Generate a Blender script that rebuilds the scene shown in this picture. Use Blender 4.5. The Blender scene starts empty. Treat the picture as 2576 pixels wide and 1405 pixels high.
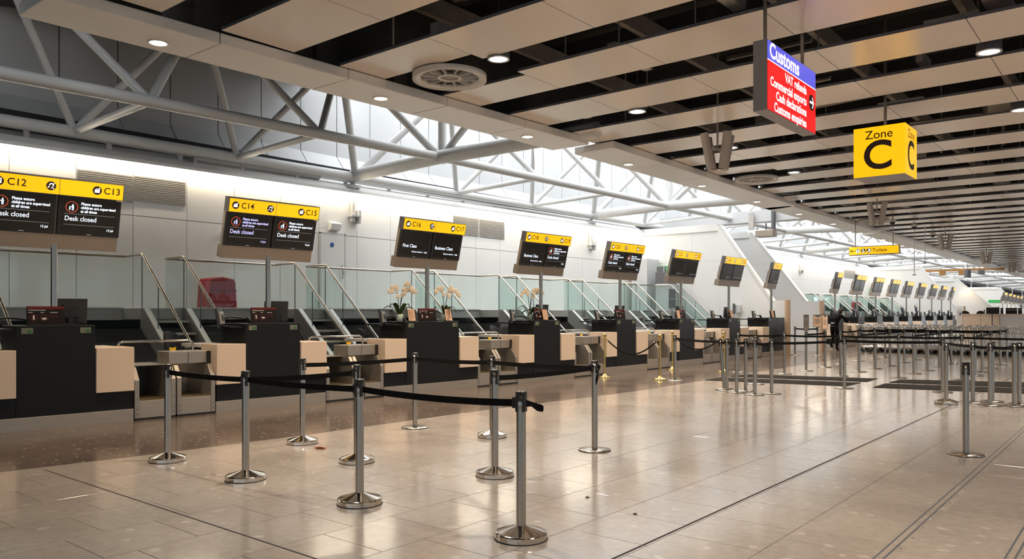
import bpy, bmesh, math, random
from mathutils import Vector, Matrix
random.seed(7)
PI = math.pi
D = bpy.data
SC = bpy.context.scene
COL = SC.collection

# ------------------------------------------------------------------ camera
FPX, HORIZ, YAW, EYE = 1960.0, 787.0, math.radians(39.49), 1.5
CS, SN = math.cos(YAW), math.sin(YAW)
cd = D.cameras.new('camera'); cam = D.objects.new('camera', cd); COL.objects.link(cam)
cam.location = (0, 0, EYE); cam.rotation_euler = (PI/2, 0, YAW)
cd.sensor_width = 36; cd.lens = FPX/2576*36; cd.shift_y = (HORIZ-702.5)/2576
cd.clip_end = 500; cd.clip_start = .05
SC.camera = cam

# ------------------------------------------------------------------ world and exposure
w = D.worlds.new('overcast'); SC.world = w; w.use_nodes = True
bg = w.node_tree.nodes['Background']
bg.inputs[0].default_value = (.93, .97, 1, 1); bg.inputs[1].default_value = 4.3
vs = SC.view_settings
vs.view_transform = 'Standard'; vs.look = 'None'; vs.gamma = 1; vs.use_curve_mapping = False
vs.exposure = 0.5

# ------------------------------------------------------------------ measuring: a ray of the survey camera cut with a real plane
def on(u, v=HORIZ, x=None, y=None, z=None):
    l = (u-1288)/FPX
    r = Vector((CS*l-SN, SN*l+CS, (HORIZ-v)/FPX))
    if z is not None: t = (z-EYE)/r.z
    elif x is not None: t = x/r.x
    else: t = y/r.y
    return Vector((0, 0, EYE)) + r*t
def interp(tab, q):
    if q <= tab[0][0]: return tab[0][1]
    for (a, b), (c, d) in zip(tab, tab[1:]):
        if q <= c: return b+(d-b)*(q-a)/(c-a)
    return tab[-1][1]

# ------------------------------------------------------------------ materials
def mat(name, col, rough=.5, metal=0., var=.06, vs=8., bump=0., bs=60., emit=None, es=0., spec=.5, stretch=None, coat=0.):
    m = D.materials.new(name); m.use_nodes = True
    nt = m.node_tree; N = nt.nodes; L = nt.links; p = N['Principled BSDF']
    tc = N.new('ShaderNodeTexCoord'); mp = N.new('ShaderNodeMapping')
    if stretch: mp.inputs['Scale'].default_value = stretch
    L.new(tc.outputs['Object'], mp.inputs[0])
    nz = N.new('ShaderNodeTexNoise'); nz.inputs['Scale'].default_value = vs; nz.inputs['Detail'].default_value = 3
    L.new(mp.outputs[0], nz.inputs['Vector'])
    mx = N.new('ShaderNodeMix'); mx.data_type = 'RGBA'
    mx.inputs[6].default_value = [max(0, c*(1-var)) for c in col]+[1]
    mx.inputs[7].default_value = [min(1, c*(1+var)) for c in col]+[1]
    L.new(nz.outputs[0], mx.inputs[0]); L.new(mx.outputs[2], p.inputs['Base Color'])
    p.inputs['Roughness'].default_value = rough; p.inputs['Metallic'].default_value = metal
    p.inputs['Specular IOR Level'].default_value = spec
    p.inputs['Coat Weight'].default_value = coat
    if emit:
        p.inputs['Emission Color'].default_value = list(emit)+[1]; p.inputs['Emission Strength'].default_value = es
    if bump:
        b = N.new('ShaderNodeBump'); n2 = N.new('ShaderNodeTexNoise'); n2.inputs['Scale'].default_value = bs
        L.new(mp.outputs[0], n2.inputs['Vector'])
        b.inputs['Strength'].default_value = bump; b.inputs['Distance'].default_value = .01
        L.new(n2.outputs[0], b.inputs['Height']); L.new(b.outputs[0], p.inputs['Normal'])
    return m
def terrazzo(name, base, fleck, rough, fscale, thr, var, tile=False):
    m = D.materials.new(name); m.use_nodes = True
    nt = m.node_tree; N = nt.nodes; L = nt.links; p = N['Principled BSDF']
    g = N.new('ShaderNodeNewGeometry')
    n1 = N.new('ShaderNodeTexNoise'); n1.inputs['Scale'].default_value = 1.1; n1.inputs['Detail'].default_value = 5
    L.new(g.outputs['Position'], n1.inputs['Vector'])
    n3 = N.new('ShaderNodeTexNoise'); n3.inputs['Scale'].default_value = 14; n3.inputs['Detail'].default_value = 4
    L.new(g.outputs['Position'], n3.inputs['Vector'])
    m1 = N.new('ShaderNodeMix'); m1.data_type = 'RGBA'
    m1.inputs[6].default_value = [c*(1-var) for c in base]+[1]; m1.inputs[7].default_value = [c*(1+var) for c in base]+[1]
    ad = N.new('ShaderNodeMath'); ad.operation = 'ADD'; L.new(n1.outputs[0], ad.inputs[0]); L.new(n3.outputs[0], ad.inputs[1])
    hf = N.new('ShaderNodeMath'); hf.operation = 'MULTIPLY'; hf.inputs[1].default_value = .5; L.new(ad.outputs[0], hf.inputs[0])
    cr = N.new('ShaderNodeMapRange'); cr.inputs[1].default_value = .35; cr.inputs[2].default_value = .65
    L.new(hf.outputs[0], cr.inputs[0]); L.new(cr.outputs[0], m1.inputs[0])
    vo = N.new('ShaderNodeTexVoronoi'); vo.inputs['Scale'].default_value = fscale
    n4 = N.new('ShaderNodeTexNoise'); n4.inputs['Scale'].default_value = fscale*1.5
    L.new(g.outputs['Position'], n4.inputs['Vector'])
    mxv = N.new('ShaderNodeMix'); mxv.data_type = 'VECTOR'; mxv.inputs[0].default_value = .12/fscale*6
    L.new(g.outputs['Position'], mxv.inputs[4]); L.new(n4.outputs['Color'], mxv.inputs[5])
    L.new(mxv.outputs[1], vo.inputs['Vector'])
    sp = N.new('ShaderNodeSeparateColor'); L.new(vo.outputs['Color'], sp.inputs[0])
    gt = N.new('ShaderNodeMath'); gt.operation = 'GREATER_THAN'; gt.inputs[1].default_value = thr; L.new(sp.outputs[0], gt.inputs[0])
    lt = N.new('ShaderNodeMapRange'); lt.inputs[1].default_value = .34; lt.inputs[2].default_value = .2; L.new(vo.outputs['Distance'], lt.inputs[0])
    mu = N.new('ShaderNodeMath'); mu.operation = 'MULTIPLY'; L.new(gt.outputs[0], mu.inputs[0]); L.new(lt.outputs[0], mu.inputs[1])
    m2 = N.new('ShaderNodeMix'); m2.data_type = 'RGBA'; m2.inputs[7].default_value = list(fleck)+[1]
    L.new(mu.outputs[0], m2.inputs[0]); L.new(m1.outputs[2], m2.inputs[6])
    out = m2.outputs[2]
    if tile:
        wn = N.new('ShaderNodeTexWhiteNoise'); wn.noise_dimensions = '2D'
        sn_ = N.new('ShaderNodeVectorMath'); sn_.operation = 'SNAP'; sn_.inputs[1].default_value = (.61, .61, 1)
        L.new(g.outputs['Position'], sn_.inputs[0]); L.new(sn_.outputs[0], wn.inputs[0])
        mr = N.new('ShaderNodeMapRange'); mr.inputs[3].default_value = .93; mr.inputs[4].default_value = 1.05; L.new(wn.outputs[0], mr.inputs[0])
        m3 = N.new('ShaderNodeMix'); m3.data_type = 'RGBA'; m3.blend_type = 'MULTIPLY'; m3.inputs[0].default_value = 1
        L.new(out, m3.inputs[6]); L.new(mr.outputs[0], m3.inputs[7]); out = m3.outputs[2]
    L.new(out, p.inputs['Base Color'])
    rr = N.new('ShaderNodeMapRange'); rr.inputs[3].default_value = rough*.75; rr.inputs[4].default_value = rough*1.25
    L.new(n1.outputs[0], rr.inputs[0]); L.new(rr.outputs[0], p.inputs['Roughness'])
    p.inputs['Specular IOR Level'].default_value = .8
    return m
def glass_mat(name, tint, refl=.08):
    m = D.materials.new(name); m.use_nodes = True
    nt = m.node_tree; N = nt.nodes; L = nt.links
    N.remove(N['Principled BSDF']); out = N['Material Output']
    tr = N.new('ShaderNodeBsdfTransparent'); gl = N.new('ShaderNodeBsdfGlossy'); gl.inputs['Roughness'].default_value = .02
    nz = N.new('ShaderNodeTexNoise'); nz.inputs['Scale'].default_value = .6
    mc = N.new('ShaderNodeMix'); mc.data_type = 'RGBA'
    mc.inputs[6].default_value = [c*.98 for c in tint]+[1]; mc.inputs[7].default_value = list(tint)+[1]
    L.new(nz.outputs[0], mc.inputs[0]); L.new(mc.outputs[2], tr.inputs[0])
    fr = N.new('ShaderNodeFresnel'); fr.inputs[0].default_value = 1.5
    ge = N.new('ShaderNodeNewGeometry'); iv = N.new('ShaderNodeMath'); iv.operation = 'SUBTRACT'; iv.inputs[0].default_value = 1; L.new(ge.outputs['Backfacing'], iv.inputs[1])
    mm = N.new('ShaderNodeMath'); mm.operation = 'MULTIPLY'; L.new(fr.outputs[0], mm.inputs[0]); L.new(iv.outputs[0], mm.inputs[1])
    mx = N.new('ShaderNodeMixShader'); L.new(mm.outputs[0], mx.inputs[0]); L.new(tr.outputs[0], mx.inputs[1]); L.new(gl.outputs[0], mx.inputs[2])
    L.new(mx.outputs[0], out.inputs[0])
    return m
def glow(name, col, s):
    m = D.materials.new(name); m.use_nodes = True
    nt = m.node_tree; N = nt.nodes; L = nt.links; p = N['Principled BSDF']
    nz = N.new('ShaderNodeTexNoise'); nz.inputs['Scale'].default_value = 1.5
    mx = N.new('ShaderNodeMix'); mx.data_type = 'RGBA'
    mx.inputs[6].default_value = [c*.94 for c in col]+[1]; mx.inputs[7].default_value = list(col)+[1]
    L.new(nz.outputs[0], mx.inputs[0]); L.new(mx.outputs[2], p.inputs['Emission Color'])
    p.inputs['Base Color'].default_value = [c*.5 for c in col]+[1]
    p.inputs['Emission Strength'].default_value = s; p.inputs['Roughness'].default_value = .3
    return m
M = dict(
    tile=terrazzo('pale_terrazzo', (.41, .35, .295), (.52, .46, .4), .15, 9, .86, .13, True),
    dark=terrazzo('dark_terrazzo', (.135, .102, .08), (.4, .33, .26), .17, 16, .8, .35),
    grout=mat('grout', (.16, .13, .1), .8),
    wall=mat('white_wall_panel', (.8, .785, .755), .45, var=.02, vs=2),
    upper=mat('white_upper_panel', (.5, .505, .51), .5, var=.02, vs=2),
    joint=mat('dark_joint', (.05, .045, .05), .9, spec=.1),
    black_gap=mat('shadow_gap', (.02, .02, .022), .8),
    slat=mat('ceiling_panel_paint', (.76, .67, .57), .2, var=.02, vs=1.5, spec=1.0),
    fascia=mat('bulkhead_paint', (.72, .68, .63), .35, var=.02, vs=1.5),
    deck=mat('plenum_deck', (.06, .055, .05), .9, var=.3, vs=3),
    duct=mat('dark_duct', (.36, .31, .26), .5, .1, var=.3, vs=4),
    tray=mat('galvanised_tray', (.5, .47, .43), .45, .2, var=.2),
    truss=mat('white_tube_paint', (.62, .62, .61), .38, var=.03),
    steel=mat('brushed_steel', (.42, .38, .33), .27, 1, var=.1, vs=3, stretch=(40, 40, 1)),
    steel2=mat('sheet_steel', (.4, .36, .31), .38, .6, var=.14, vs=3, stretch=(1, 14, 14)),
    kick=mat('kick_plate_steel', (.5, .44, .37), .45, .75, var=.12, vs=3, stretch=(1, 1, 10)),
    signcase=mat('sign_case_metal', (.36, .3, .245), .42, .8, var=.06, vs=4),
    chrome=mat('polished_steel', (.6, .56, .51), .14, 1, var=.03),
    brass=mat('polished_brass', (.75, .52, .17), .14, 1, var=.05),
    blk=mat('black_plastic', (.014, .014, .015), .4, var=.2),
    tape=mat('black_tape', (.009, .0085, .008), .75, spec=.12, var=.25, vs=30, bump=.2),
    rope=mat('black_rope', (.009, .009, .01), .8, spec=.1, var=.3, vs=60, bump=.4, bs=120),
    desk=mat('charcoal_laminate', (.011, .0115, .012), .4, var=.25, vs=14, spec=.25),
    beige=mat('beige_laminate', (.8, .63, .475), .38, var=.03, vs=3),
    shelf=mat('white_laminate', (.72, .69, .66), .4, var=.03),
    belt=mat('rubber_belt', (.1, .075, .04), .55, var=.35, vs=10),
    yellow=glow('backlit_yellow', (1, .49, .002), .78),
    ink=mat('sign_black', (.035, .012, .01), .5),
    white_ink=glow('backlit_white', (1, .93, .86), 1.0),
    scr=mat('screen_black', (.012, .011, .011), .16, var=.1),
    scrtxt=glow('screen_white', (.75, .85, 1), 1.0),
    scrtxt2=glow('screen_violet_white', (.55, .55, 1), .9),
    scrred=glow('screen_red', (.75, .1, .03), .8),
    scrdim=glow('screen_grey', (.45, .48, .5), .4),
    blue=glow('backlit_blue', (.1, .1, .62), .9),
    red=glow('backlit_red', (.82, .002, .004), 1.0),
    cust=glow('backlit_letter_white', (1, .9, .9), 1.05),
    signgrey=mat('grey_sign_box', (.3, .28, .28), .5, .2),
    glass=glass_mat('green_tinted_glass', (.93, .97, .96)),
    solar=glass_mat('solar_glass', (.34, .37, .39)),
    mon=mat('monitor_black', (.02, .02, .022), .35),
    paper=mat('beige_card', (.82, .55, .36), .6, var=.03),
    redp=mat('red_header', (.13, .008, .008), .4),
    infop=mat('dark_info_print', (.014, .01, .01), .5, spec=.2, var=.4, vs=16),
    red_plastic=mat('red_plastic', (.38, .012, .018), .35),
    chair=mat('black_chair_fabric', (.012, .012, .014), .8, bump=.3, bs=200),
    stair=mat('grey_stringer', (.26, .255, .245), .45, .4, var=.05),
    tread=mat('stair_tread', (.62, .58, .52), .5, .3),
    landing=mat('landing_edge', (.4, .39, .36), .5, .2, var=.08),
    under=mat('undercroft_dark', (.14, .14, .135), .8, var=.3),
    cove=glow('cove_tube', (1, .86, .66), 34.0),
    lamp=glow('warm_lamp', (1, .82, .6), 14.0),
    lampw=glow('cool_lamp', (.95, .95, 1), 7.0),
    louvre=mat('grey_louvre', (.36, .34, .31), .5, .3, var=.15, vs=20),
    speaker=mat('grey_speaker', (.42, .37, .32), .5, var=.05),
    ring=mat('diffuser_paint', (.62, .58, .53), .4),
    leaf=mat('orchid_leaf', (.04, .075, .018), .4, var=.3),
    stem=mat('orchid_stem', (.02, .022, .03), .5),
    petal=mat('orchid_petal', (.85, .74, .58), .6, var=.08),
    pot=mat('pale_green_pot', (.4, .5, .42), .3),
    green=glow('exit_green', (.03, .42, .09), .4),
    label=mat('label_plate', (.2, .2, .14), .4, var=.3, vs=30),
    labgreen=mat('label_green', (.04, .16, .05), .4),
    ytag=mat('yellow_tag', (.85, .5, .01), .5),
    mat_=mat('ribbed_black_mat', (.022, .021, .019), .9, spec=.1, var=.2, stretch=(1, 30, 1)),
    mat_edge=mat('mat_light_rib', (.06, .056, .05), .8, spec=.15),
    troll=mat('trolley_tube', (.66, .63, .59), .25, .9, var=.06),
    rubber=mat('black_rubber', (.02, .02, .02), .7),
    cloth=mat('black_uniform_cloth', (.006, .006, .008), .9, spec=.15, var=.3, vs=20, bump=.3, bs=90),
    skin=mat('skin', (.45, .26, .18), .5), hair=mat('dark_hair', (.03, .02, .015), .7, bump=.5, bs=150),
    hivis=mat('reflective_band', (.5, .5, .48), .4),
    wood=mat('timber_end_trim', (.62, .42, .26), .45, var=.1, vs=6, stretch=(6, 6, 1)),
    orange=mat('orange_girder_paint', (.4, .2, .06), .5), wrap=mat('candy_wrapper_red', (.26, .07, .03), .3, .3, var=.6, vs=90),
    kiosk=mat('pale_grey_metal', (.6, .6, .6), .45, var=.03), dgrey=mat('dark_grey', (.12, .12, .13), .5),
    blued=mat('blue_disc', (.03, .12, .35), .4), purple=mat('purple_flower', (.12, .06, .3), .6),
    lag=mat('lagged_pipe', (.5, .5, .5), .5, .3, var=.15, vs=12))

# ------------------------------------------------------------------ mesh builder
class MB:
    def __init__(s): s.v = []; s.f = []; s.s = []
    def add(s, vs, fs, sm=False):
        o = len(s.v); s.v += [tuple(p) for p in vs]; s.f += [tuple(i+o for i in f) for f in fs]; s.s += [sm]*len(fs); return s
    def box(s, x0, x1, y0, y1, z0, z1):
        return s.add([(x, y, z) for x in (x0, x1) for y in (y0, y1) for z in (z0, z1)],
                     [(0, 1, 3, 2), (4, 6, 7, 5), (0, 4, 5, 1), (2, 3, 7, 6), (0, 2, 6, 4), (1, 5, 7, 3)])
    def obox(s, M_, sx, sy, sz):
        a = MB().box(-sx/2, sx/2, -sy/2, sy/2, -sz/2, sz/2)
        return s.add([M_@Vector(p) for p in a.v], a.f)
    def cyl(s, p0, p1, r0, r1=None, n=12, cap=True):
        r1 = r0 if r1 is None else r1
        p0, p1 = Vector(p0), Vector(p1); d = (p1-p0).normalized()
        a = d.orthogonal().normalized(); b = d.cross(a)
        vs = []
        for p, r in ((p0, r0), (p1, r1)):
            vs += [p+(a*math.cos(2*PI*i/n)+b*math.sin(2*PI*i/n))*r for i in range(n)]
        s.add(vs, [(i, (i+1) % n, n+(i+1) % n, n+i) for i in range(n)], True)
        if cap: s.add(vs, [tuple(range(n-1, -1, -1)), tuple(range(n, 2*n))])
        return s
    def tube(s, pts, r, n=8, cap=True, closed=False):
        pts = [Vector(p) for p in pts]; k = len(pts); rings = []; up = None
        for i, p in enumerate(pts):
            if closed: d = (pts[(i+1) % k]-pts[i-1])
            else: d = pts[min(i+1, k-1)]-pts[max(i-1, 0)]
            d.normalize()
            if up is None: up = d.orthogonal().normalized()
            up = (up-d*up.dot(d)).normalized(); b = d.cross(up)
            rr = r[i] if isinstance(r, (list, tuple)) else r
            rings.append([p+(up*math.cos(2*PI*j/n)+b*math.sin(2*PI*j/n))*rr for j in range(n)])
        vs = [q for R in rings for q in R]; fs = []
        for i in range(k if closed else k-1):
            i2 = (i+1) % k
            fs += [(i*n+j, i*n+(j+1) % n, i2*n+(j+1) % n, i2*n+j) for j in range(n)]
        s.add(vs, fs, True)
        if cap and not closed: s.add(vs, [tuple(range(n-1, -1, -1)), tuple(range((k-1)*n, k*n))])
        return s
    def lathe(s, prof, n=24, c=(0, 0, 0), smooth=True):
        vs = []; k = len(prof)
        for r, z in prof: vs += [(c[0]+r*math.cos(2*PI*i/n), c[1]+r*math.sin(2*PI*i/n), c[2]+z) for i in range(n)]
        s.add(vs, [(a*n+i, a*n+(i+1) % n, (a+1)*n+(i+1) % n, (a+1)*n+i) for a in range(k-1) for i in range(n)], smooth)
        if abs(prof[0][0]-prof[-1][0]) < 1e-6: return s.add(vs, [((k-1)*n+i, (k-1)*n+(i+1) % n, (i+1) % n, i) for i in range(n)], smooth)
        return s.add(vs, [tuple(range(n-1, -1, -1)), tuple(range((k-1)*n, k*n))])
    def prism(s, poly, a0, a1, ax='y'):
        f = {'y': lambda p, a: (p[0], a, p[1]), 'x': lambda p, a: (a, p[0], p[1]), 'z': lambda p, a: (p[0], p[1], a)}[ax]
        n = len(poly); vs = [f(p, a0) for p in poly]+[f(p, a1) for p in poly]
        return s.add(vs, [tuple(range(n)), tuple(range(2*n-1, n-1, -1))]+[(i, i+n, (i+1) % n+n, (i+1) % n) for i in range(n)])
    def ell(s, c, rx, ry, rz, nu=10, nv=6):
        vs = [(c[0], c[1], c[2]-rz)]
        for j in range(1, nv):
            t = PI*j/nv-PI/2
            vs += [(c[0]+rx*math.cos(t)*math.cos(2*PI*i/nu), c[1]+ry*math.cos(t)*math.sin(2*PI*i/nu), c[2]+rz*math.sin(t)) for i in range(nu)]
        vs.append((c[0], c[1], c[2]+rz)); e = len(vs)-1
        fs = [(0, 1+(i+1) % nu, 1+i) for i in range(nu)]
        for j in range(nv-2): fs += [(1+j*nu+i, 1+j*nu+(i+1) % nu, 1+(j+1)*nu+(i+1) % nu, 1+(j+1)*nu+i) for i in range(nu)]
        fs += [(e, 1+(nv-2)*nu+i, 1+(nv-2)*nu+(i+1) % nu) for i in range(nu)]
        return s.add(vs, fs, True)
    def mesh(s, me, M_):
        return s.add([M_@p.co for p in me.vertices], [tuple(p.vertices) for p in me.polygons])
    def xf(s, M_):
        s.v = [tuple(M_@Vector(p)) for p in s.v]; return s
    def data(s, name, m, bevel=0):
        me = D.meshes.new(name); me.from_pydata(s.v, [], s.f)
        me.polygons.foreach_set('use_smooth', s.s)
        bm = bmesh.new(); bm.from_mesh(me)
        if bevel:
            bmesh.ops.remove_doubles(bm, verts=bm.verts, dist=1e-5)
            es = [e for e in bm.edges if len(e.link_faces) == 2 and e.calc_face_angle(0) > .6]
            bmesh.ops.bevel(bm, geom=es, offset=bevel, segments=2, affect='EDGES', profile=.5)
        bmesh.ops.recalc_face_normals(bm, faces=bm.faces)
        bm.to_mesh(me); bm.free()
        me.materials.append(m); me.update(); return me
    def build(s, name, m, parent=None, bevel=0):
        o = D.objects.new(name, s.data(name, m, bevel)); COL.objects.link(o); o.parent = parent; return o
def flat(s, polys, x=0., M_=None):      # flat print: polygons (y, z) on the plane x
    for p in polys:
        q = [Vector((x, a, b)) for a, b in p]
        if M_ is not None: q = [M_@k for k in q]
        s.add(q, [tuple(range(len(q)))])
def disc(cy, cz, r, n=20): return [(cy+r*math.cos(2*PI*i/n), cz+r*math.sin(2*PI*i/n)) for i in range(n)]
def rect(y0, y1, z0, z1): return [(y0, z0), (y1, z0), (y1, z1), (y0, z1)]
def ringp(cy, cz, r0, r1, n=24, a0=0., a1=2*PI):
    out = []
    for i in range(n):
        t, u = a0+(a1-a0)*i/n, a0+(a1-a0)*(i+1)/n
        out.append([(cy+r0*math.cos(t), cz+r0*math.sin(t)), (cy+r1*math.cos(t), cz+r1*math.sin(t)), (cy+r1*math.cos(u), cz+r1*math.sin(u)), (cy+r0*math.cos(u), cz+r0*math.sin(u))])
    return out

def tag(o, label=None, cat=None, group=None, kind=None):
    if label: o['label'] = label
    if cat: o['category'] = cat
    if group: o['group'] = group
    if kind: o['kind'] = kind
    return o
def thing(name, label, cat, loc=(0, 0, 0), rz=0, group=None):
    o = D.objects.new(name, None); COL.objects.link(o); o.empty_display_size = .1
    o.location = loc; o.rotation_euler = (0, 0, rz)
    return tag(o, label, cat, group)
KIDS = {}
def kids(o):
    return [c for c in o.children]
def copy_tree(o, parent=None):
    c = o.copy(); COL.objects.link(c); c.parent = parent
    for k in kids(o): copy_tree(k, c)
    return c
def dup(o, loc, rz=0., label=None, group=None):
    c = copy_tree(o); c.location = loc; c.rotation_euler = (0, 0, rz)
    if label: c['label'] = label
    if group: c['group'] = group
    return c
def struct(mb, name, m, parent=None, bevel=0):
    o = mb.build(name, m, parent, bevel)
    if parent is None: o['kind'] = 'structure'
    return o
ORD = ['first', 'second', 'third', 'fourth', 'fifth', 'sixth', 'seventh', 'eighth', 'ninth', 'tenth', 'eleventh', 'twelfth', 'thirteenth', 'fourteenth',
       'fifteenth', 'sixteenth', 'seventeenth', 'eighteenth', 'nineteenth', 'twentieth', 'twenty-first', 'twenty-second', 'twenty-third', 'twenty-fourth']

# lettering: font outlines turned into flat meshes
TXT = {}
def text_mesh(body, size, bold=0., align='LEFT', space=1.):
    k = (body, size, bold, align, space)
    if k not in TXT:
        c = D.curves.new('t', 'FONT'); c.body = body; c.size = size; c.offset = bold; c.align_x = align; c.align_y = 'CENTER'
        c.resolution_u = 5; c.space_character = space
        o = D.objects.new('t', c); TXT[k] = D.meshes.new_from_object(o); D.objects.remove(o)
    return TXT[k]
FACE_X = Matrix(((0, 0, 1, 0), (1, 0, 0, 0), (0, 1, 0, 0), (0, 0, 0, 1)))      # text plane to a face looking along +X
FACE_NY = Matrix(((1, 0, 0, 0), (0, 0, -1, 0), (0, 1, 0, 0), (0, 0, 0, 1)))    # text plane to a face looking along -Y
def put_text(mb, body, size, y, z, x=0., bold=0., align='LEFT', face=FACE_X, sx=1.):
    t = Matrix.Translation((x, y, z)) if face is FACE_X else Matrix.Translation((y, x, z))
    mb.mesh(text_mesh(body, size, bold, align), t@face@Matrix.Diagonal((sx, 1, 1, 1)))

# ================================================================== FLOOR
XB = -8.45
floor = struct(MB().box(-30, 14, -8, 170, -.3, -.006), 'floor', M['grout'])
TW = .61; x_rows = [-1.916+TW*k for k in range(-11, 8)]
tiles = []
for i, x in enumerate(x_rows):
    off = .37 + (.305 if i % 2 else 0) + .05*(i % 3)
    y = -6+off
    while y < 66:
        tiles.append((x, y, x+TW, y+TW)); y += TW
def vis(t):
    cx, cy = (t[0]+t[2])/2, (t[1]+t[3])/2
    d = -SN*cx+CS*cy
    if d < 1.5: return 1e9
    u = (CS*cx+SN*cy)/d*FPX
    if abs(u) > 1380 or 787+EYE*FPX/d > 1480: return 1e9
    return d
tiles.sort(key=vis)
G = .0022
tm = MB().box(-TW/2+G, TW/2-G, -TW/2+G, TW/2-G, -.0055, 0).data('floor_tile', M['tile'], .0012)
rest = MB()
for k, t in enumerate(tiles):
    if k < 290:
        o = D.objects.new('floor_tile', tm); COL.objects.link(o); o.parent = floor
        o.location = ((t[0]+t[2])/2, (t[1]+t[3])/2, 0)
    else: rest.box(t[0]+G, t[2]-G, t[1]+G, t[3]-G, -.0055, 0)
o = rest.build('floor_tile', M['tile'], floor); o['kind'] = 'stuff'
struct(MB().box(-9, 10, 66, 170, -.005, 0), 'floor_far', M['tile'], floor)
# dark strip along the desks
bl = [on(-60, 1200, z=0), on(0, 1187, z=0), on(400, 1140, z=0), on(800, 1089, z=0), on(1180, 1036, z=0), on(1600, 983, z=0), on(1905, 935, z=0), on(2100, 904, z=0)]
poly = [(-30, -2), (-8.7, -2)]+[(p.x, p.y) for p in bl]+[(-7.95, 170), (-30, 170)]
struct(MB().prism(poly, -.005, .002, 'z'), 'trim_1', M['dark'])
# joints and metal strips in the floor
struct(MB().box(-2.56, -2.543, -6, 66, -.004, .0012), 'trim_2', M['joint'])
struct(MB().box(-8.2, 9, 2.905, 2.918, -.004, .0012), 'trim_3', M['joint'])
for n, x in enumerate((-1.30, -.68)):
    s = struct(MB().box(x-.03, x-.018, -6, 66, -.004, .0025).box(x+.018, x+.03, -6, 66, -.004, .0025), 'trim_%d' % (4+n), M['dgrey'])
    q = MB().box(x-.018, x+.018, -6, 66, -.004, .0012); q.build('strip_cover', M['tile'], s)
    q = MB()
    for k in range(60):
        q.cyl((x+.055, 2+k*.31, 0), (x+.055, 2+k*.31, .002), .008, n=8)
    q.build('screw', M['dgrey'], s)['kind'] = 'stuff'
# rubber strips
mats = [('left pair, nearer the camera', [on(1774, 956, z=0), on(1817, 949, z=0), on(2166, 962.5, z=0), on(2129, 971, z=0)]),
        ('left pair, farther from the camera', [on(1836, 947, z=0), on(1880, 941, z=0), on(2208, 952, z=0), on(2181, 960, z=0)]),
        ('right pair, farther from the camera', [on(2237, 962, z=0), on(2267, 954.5, z=0), on(2640, 963, z=0), on(2640, 977, z=0)]),
        ('right pair, nearer the camera', [on(2195, 974.5, z=0), on(2228, 964.5, z=0), on(2640, 979, z=0), on(2640, 992, z=0)])]
for nm, q in mats:
    r = thing('floor_mat', 'long dark ribbed floor mat of the '+nm, 'mat', (q[0].x, q[0].y, 0), 0, 'ribbed mats on the pale floor')
    o_ = q[0]
    def lerp(a, b, t): return a+(b-a)*t
    mb = MB().prism([(p.x-o_.x, p.y-o_.y) for p in q], .002, .008, 'z'); mb.build('mat_base', M['mat_'], r)
    mb = MB()
    for k in range(1, 8):
        a, b = lerp(q[0], q[1], k/8), lerp(q[3], q[2], k/8)
        mb.cyl((a.x-o_.x, a.y-o_.y, .009), (b.x-o_.x, b.y-o_.y, .009), .007, n=6)
    mb.build('rib', M['mat_edge'], r)['kind'] = 'stuff'

# ================================================================== BACK WALL, LEDGE, UPPER WALL (zone C, then the zones beyond)
XW = -16.3
def coveZ(y): return 4.53+.0075*min(y, 28)
YJ = [on(u, x=XW).y for u in (192, 335, 470, 590, 705, 802, 898)]
joints = [YJ[0]-1.16*k for k in range(6, 0, -1)]+YJ
while joints[-1] < 28: joints.append(joints[-1]+1.17)
joints[-1] = 28.0
wl = struct(MB().box(XW-.4, XW-.03, joints[0], 28, 0, 4.6), 'wall_left', M['joint'])
for a, b in zip(joints, joints[1:]):
    for z0, z1 in ((1.2, 3.52), (3.52, None)):
        zt0, zt1 = (z1, z1) if z1 else (coveZ(a)+.1, coveZ(b)+.1)
        g = .006
        vs = [(XW, a+g, z0+g), (XW, b-g, z0+g), (XW, b-g, zt1-g), (XW, a+g, zt0-g)]
        MB().add(vs+[(p[0]-.04, p[1], p[2]) for p in vs], [(0, 1, 2, 3), (7, 6, 5, 4), (0, 4, 5, 1), (1, 5, 6, 2), (2, 6, 7, 3), (3, 7, 4, 0)]).build('wall_panel', M['wall'], wl)
# cove: ledge with the tube light under its nose
def cove(y0, y1, nm, z0=None):
    za, zb = (coveZ(y0), coveZ(y1)) if z0 is None else (z0, z0)
    mb = MB()
    prof = [(XW+.2, 0), (XW+.2, .07), (XW-.25, .36), (XW-.25, .2), (XW+.12, .05), (XW+.12, 0)]
    n = len(prof)
    vs = [(x, y0, za+z) for x, z in prof]+[(x, y1, zb+z) for x, z in prof]
    mb.add(vs, [tuple(range(n)), tuple(range(2*n-1, n-1, -1))]+[(i, i+n, (i+1) % n+n, (i+1) % n) for i in range(n)])
    t = struct(mb, nm, M['wall'])
    c = MB().cyl((XW+.17, y0+.1, za-.005), (XW+.17, y1-.1, zb-.005), .024, n=8).build('cove_tube', M['cove'], t)
    return t
cove(joints[0], 28, 'trim_6')
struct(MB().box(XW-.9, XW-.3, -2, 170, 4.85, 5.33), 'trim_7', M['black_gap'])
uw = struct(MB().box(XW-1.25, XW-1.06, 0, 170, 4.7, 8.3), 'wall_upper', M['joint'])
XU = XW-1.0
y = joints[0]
k = 0
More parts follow.
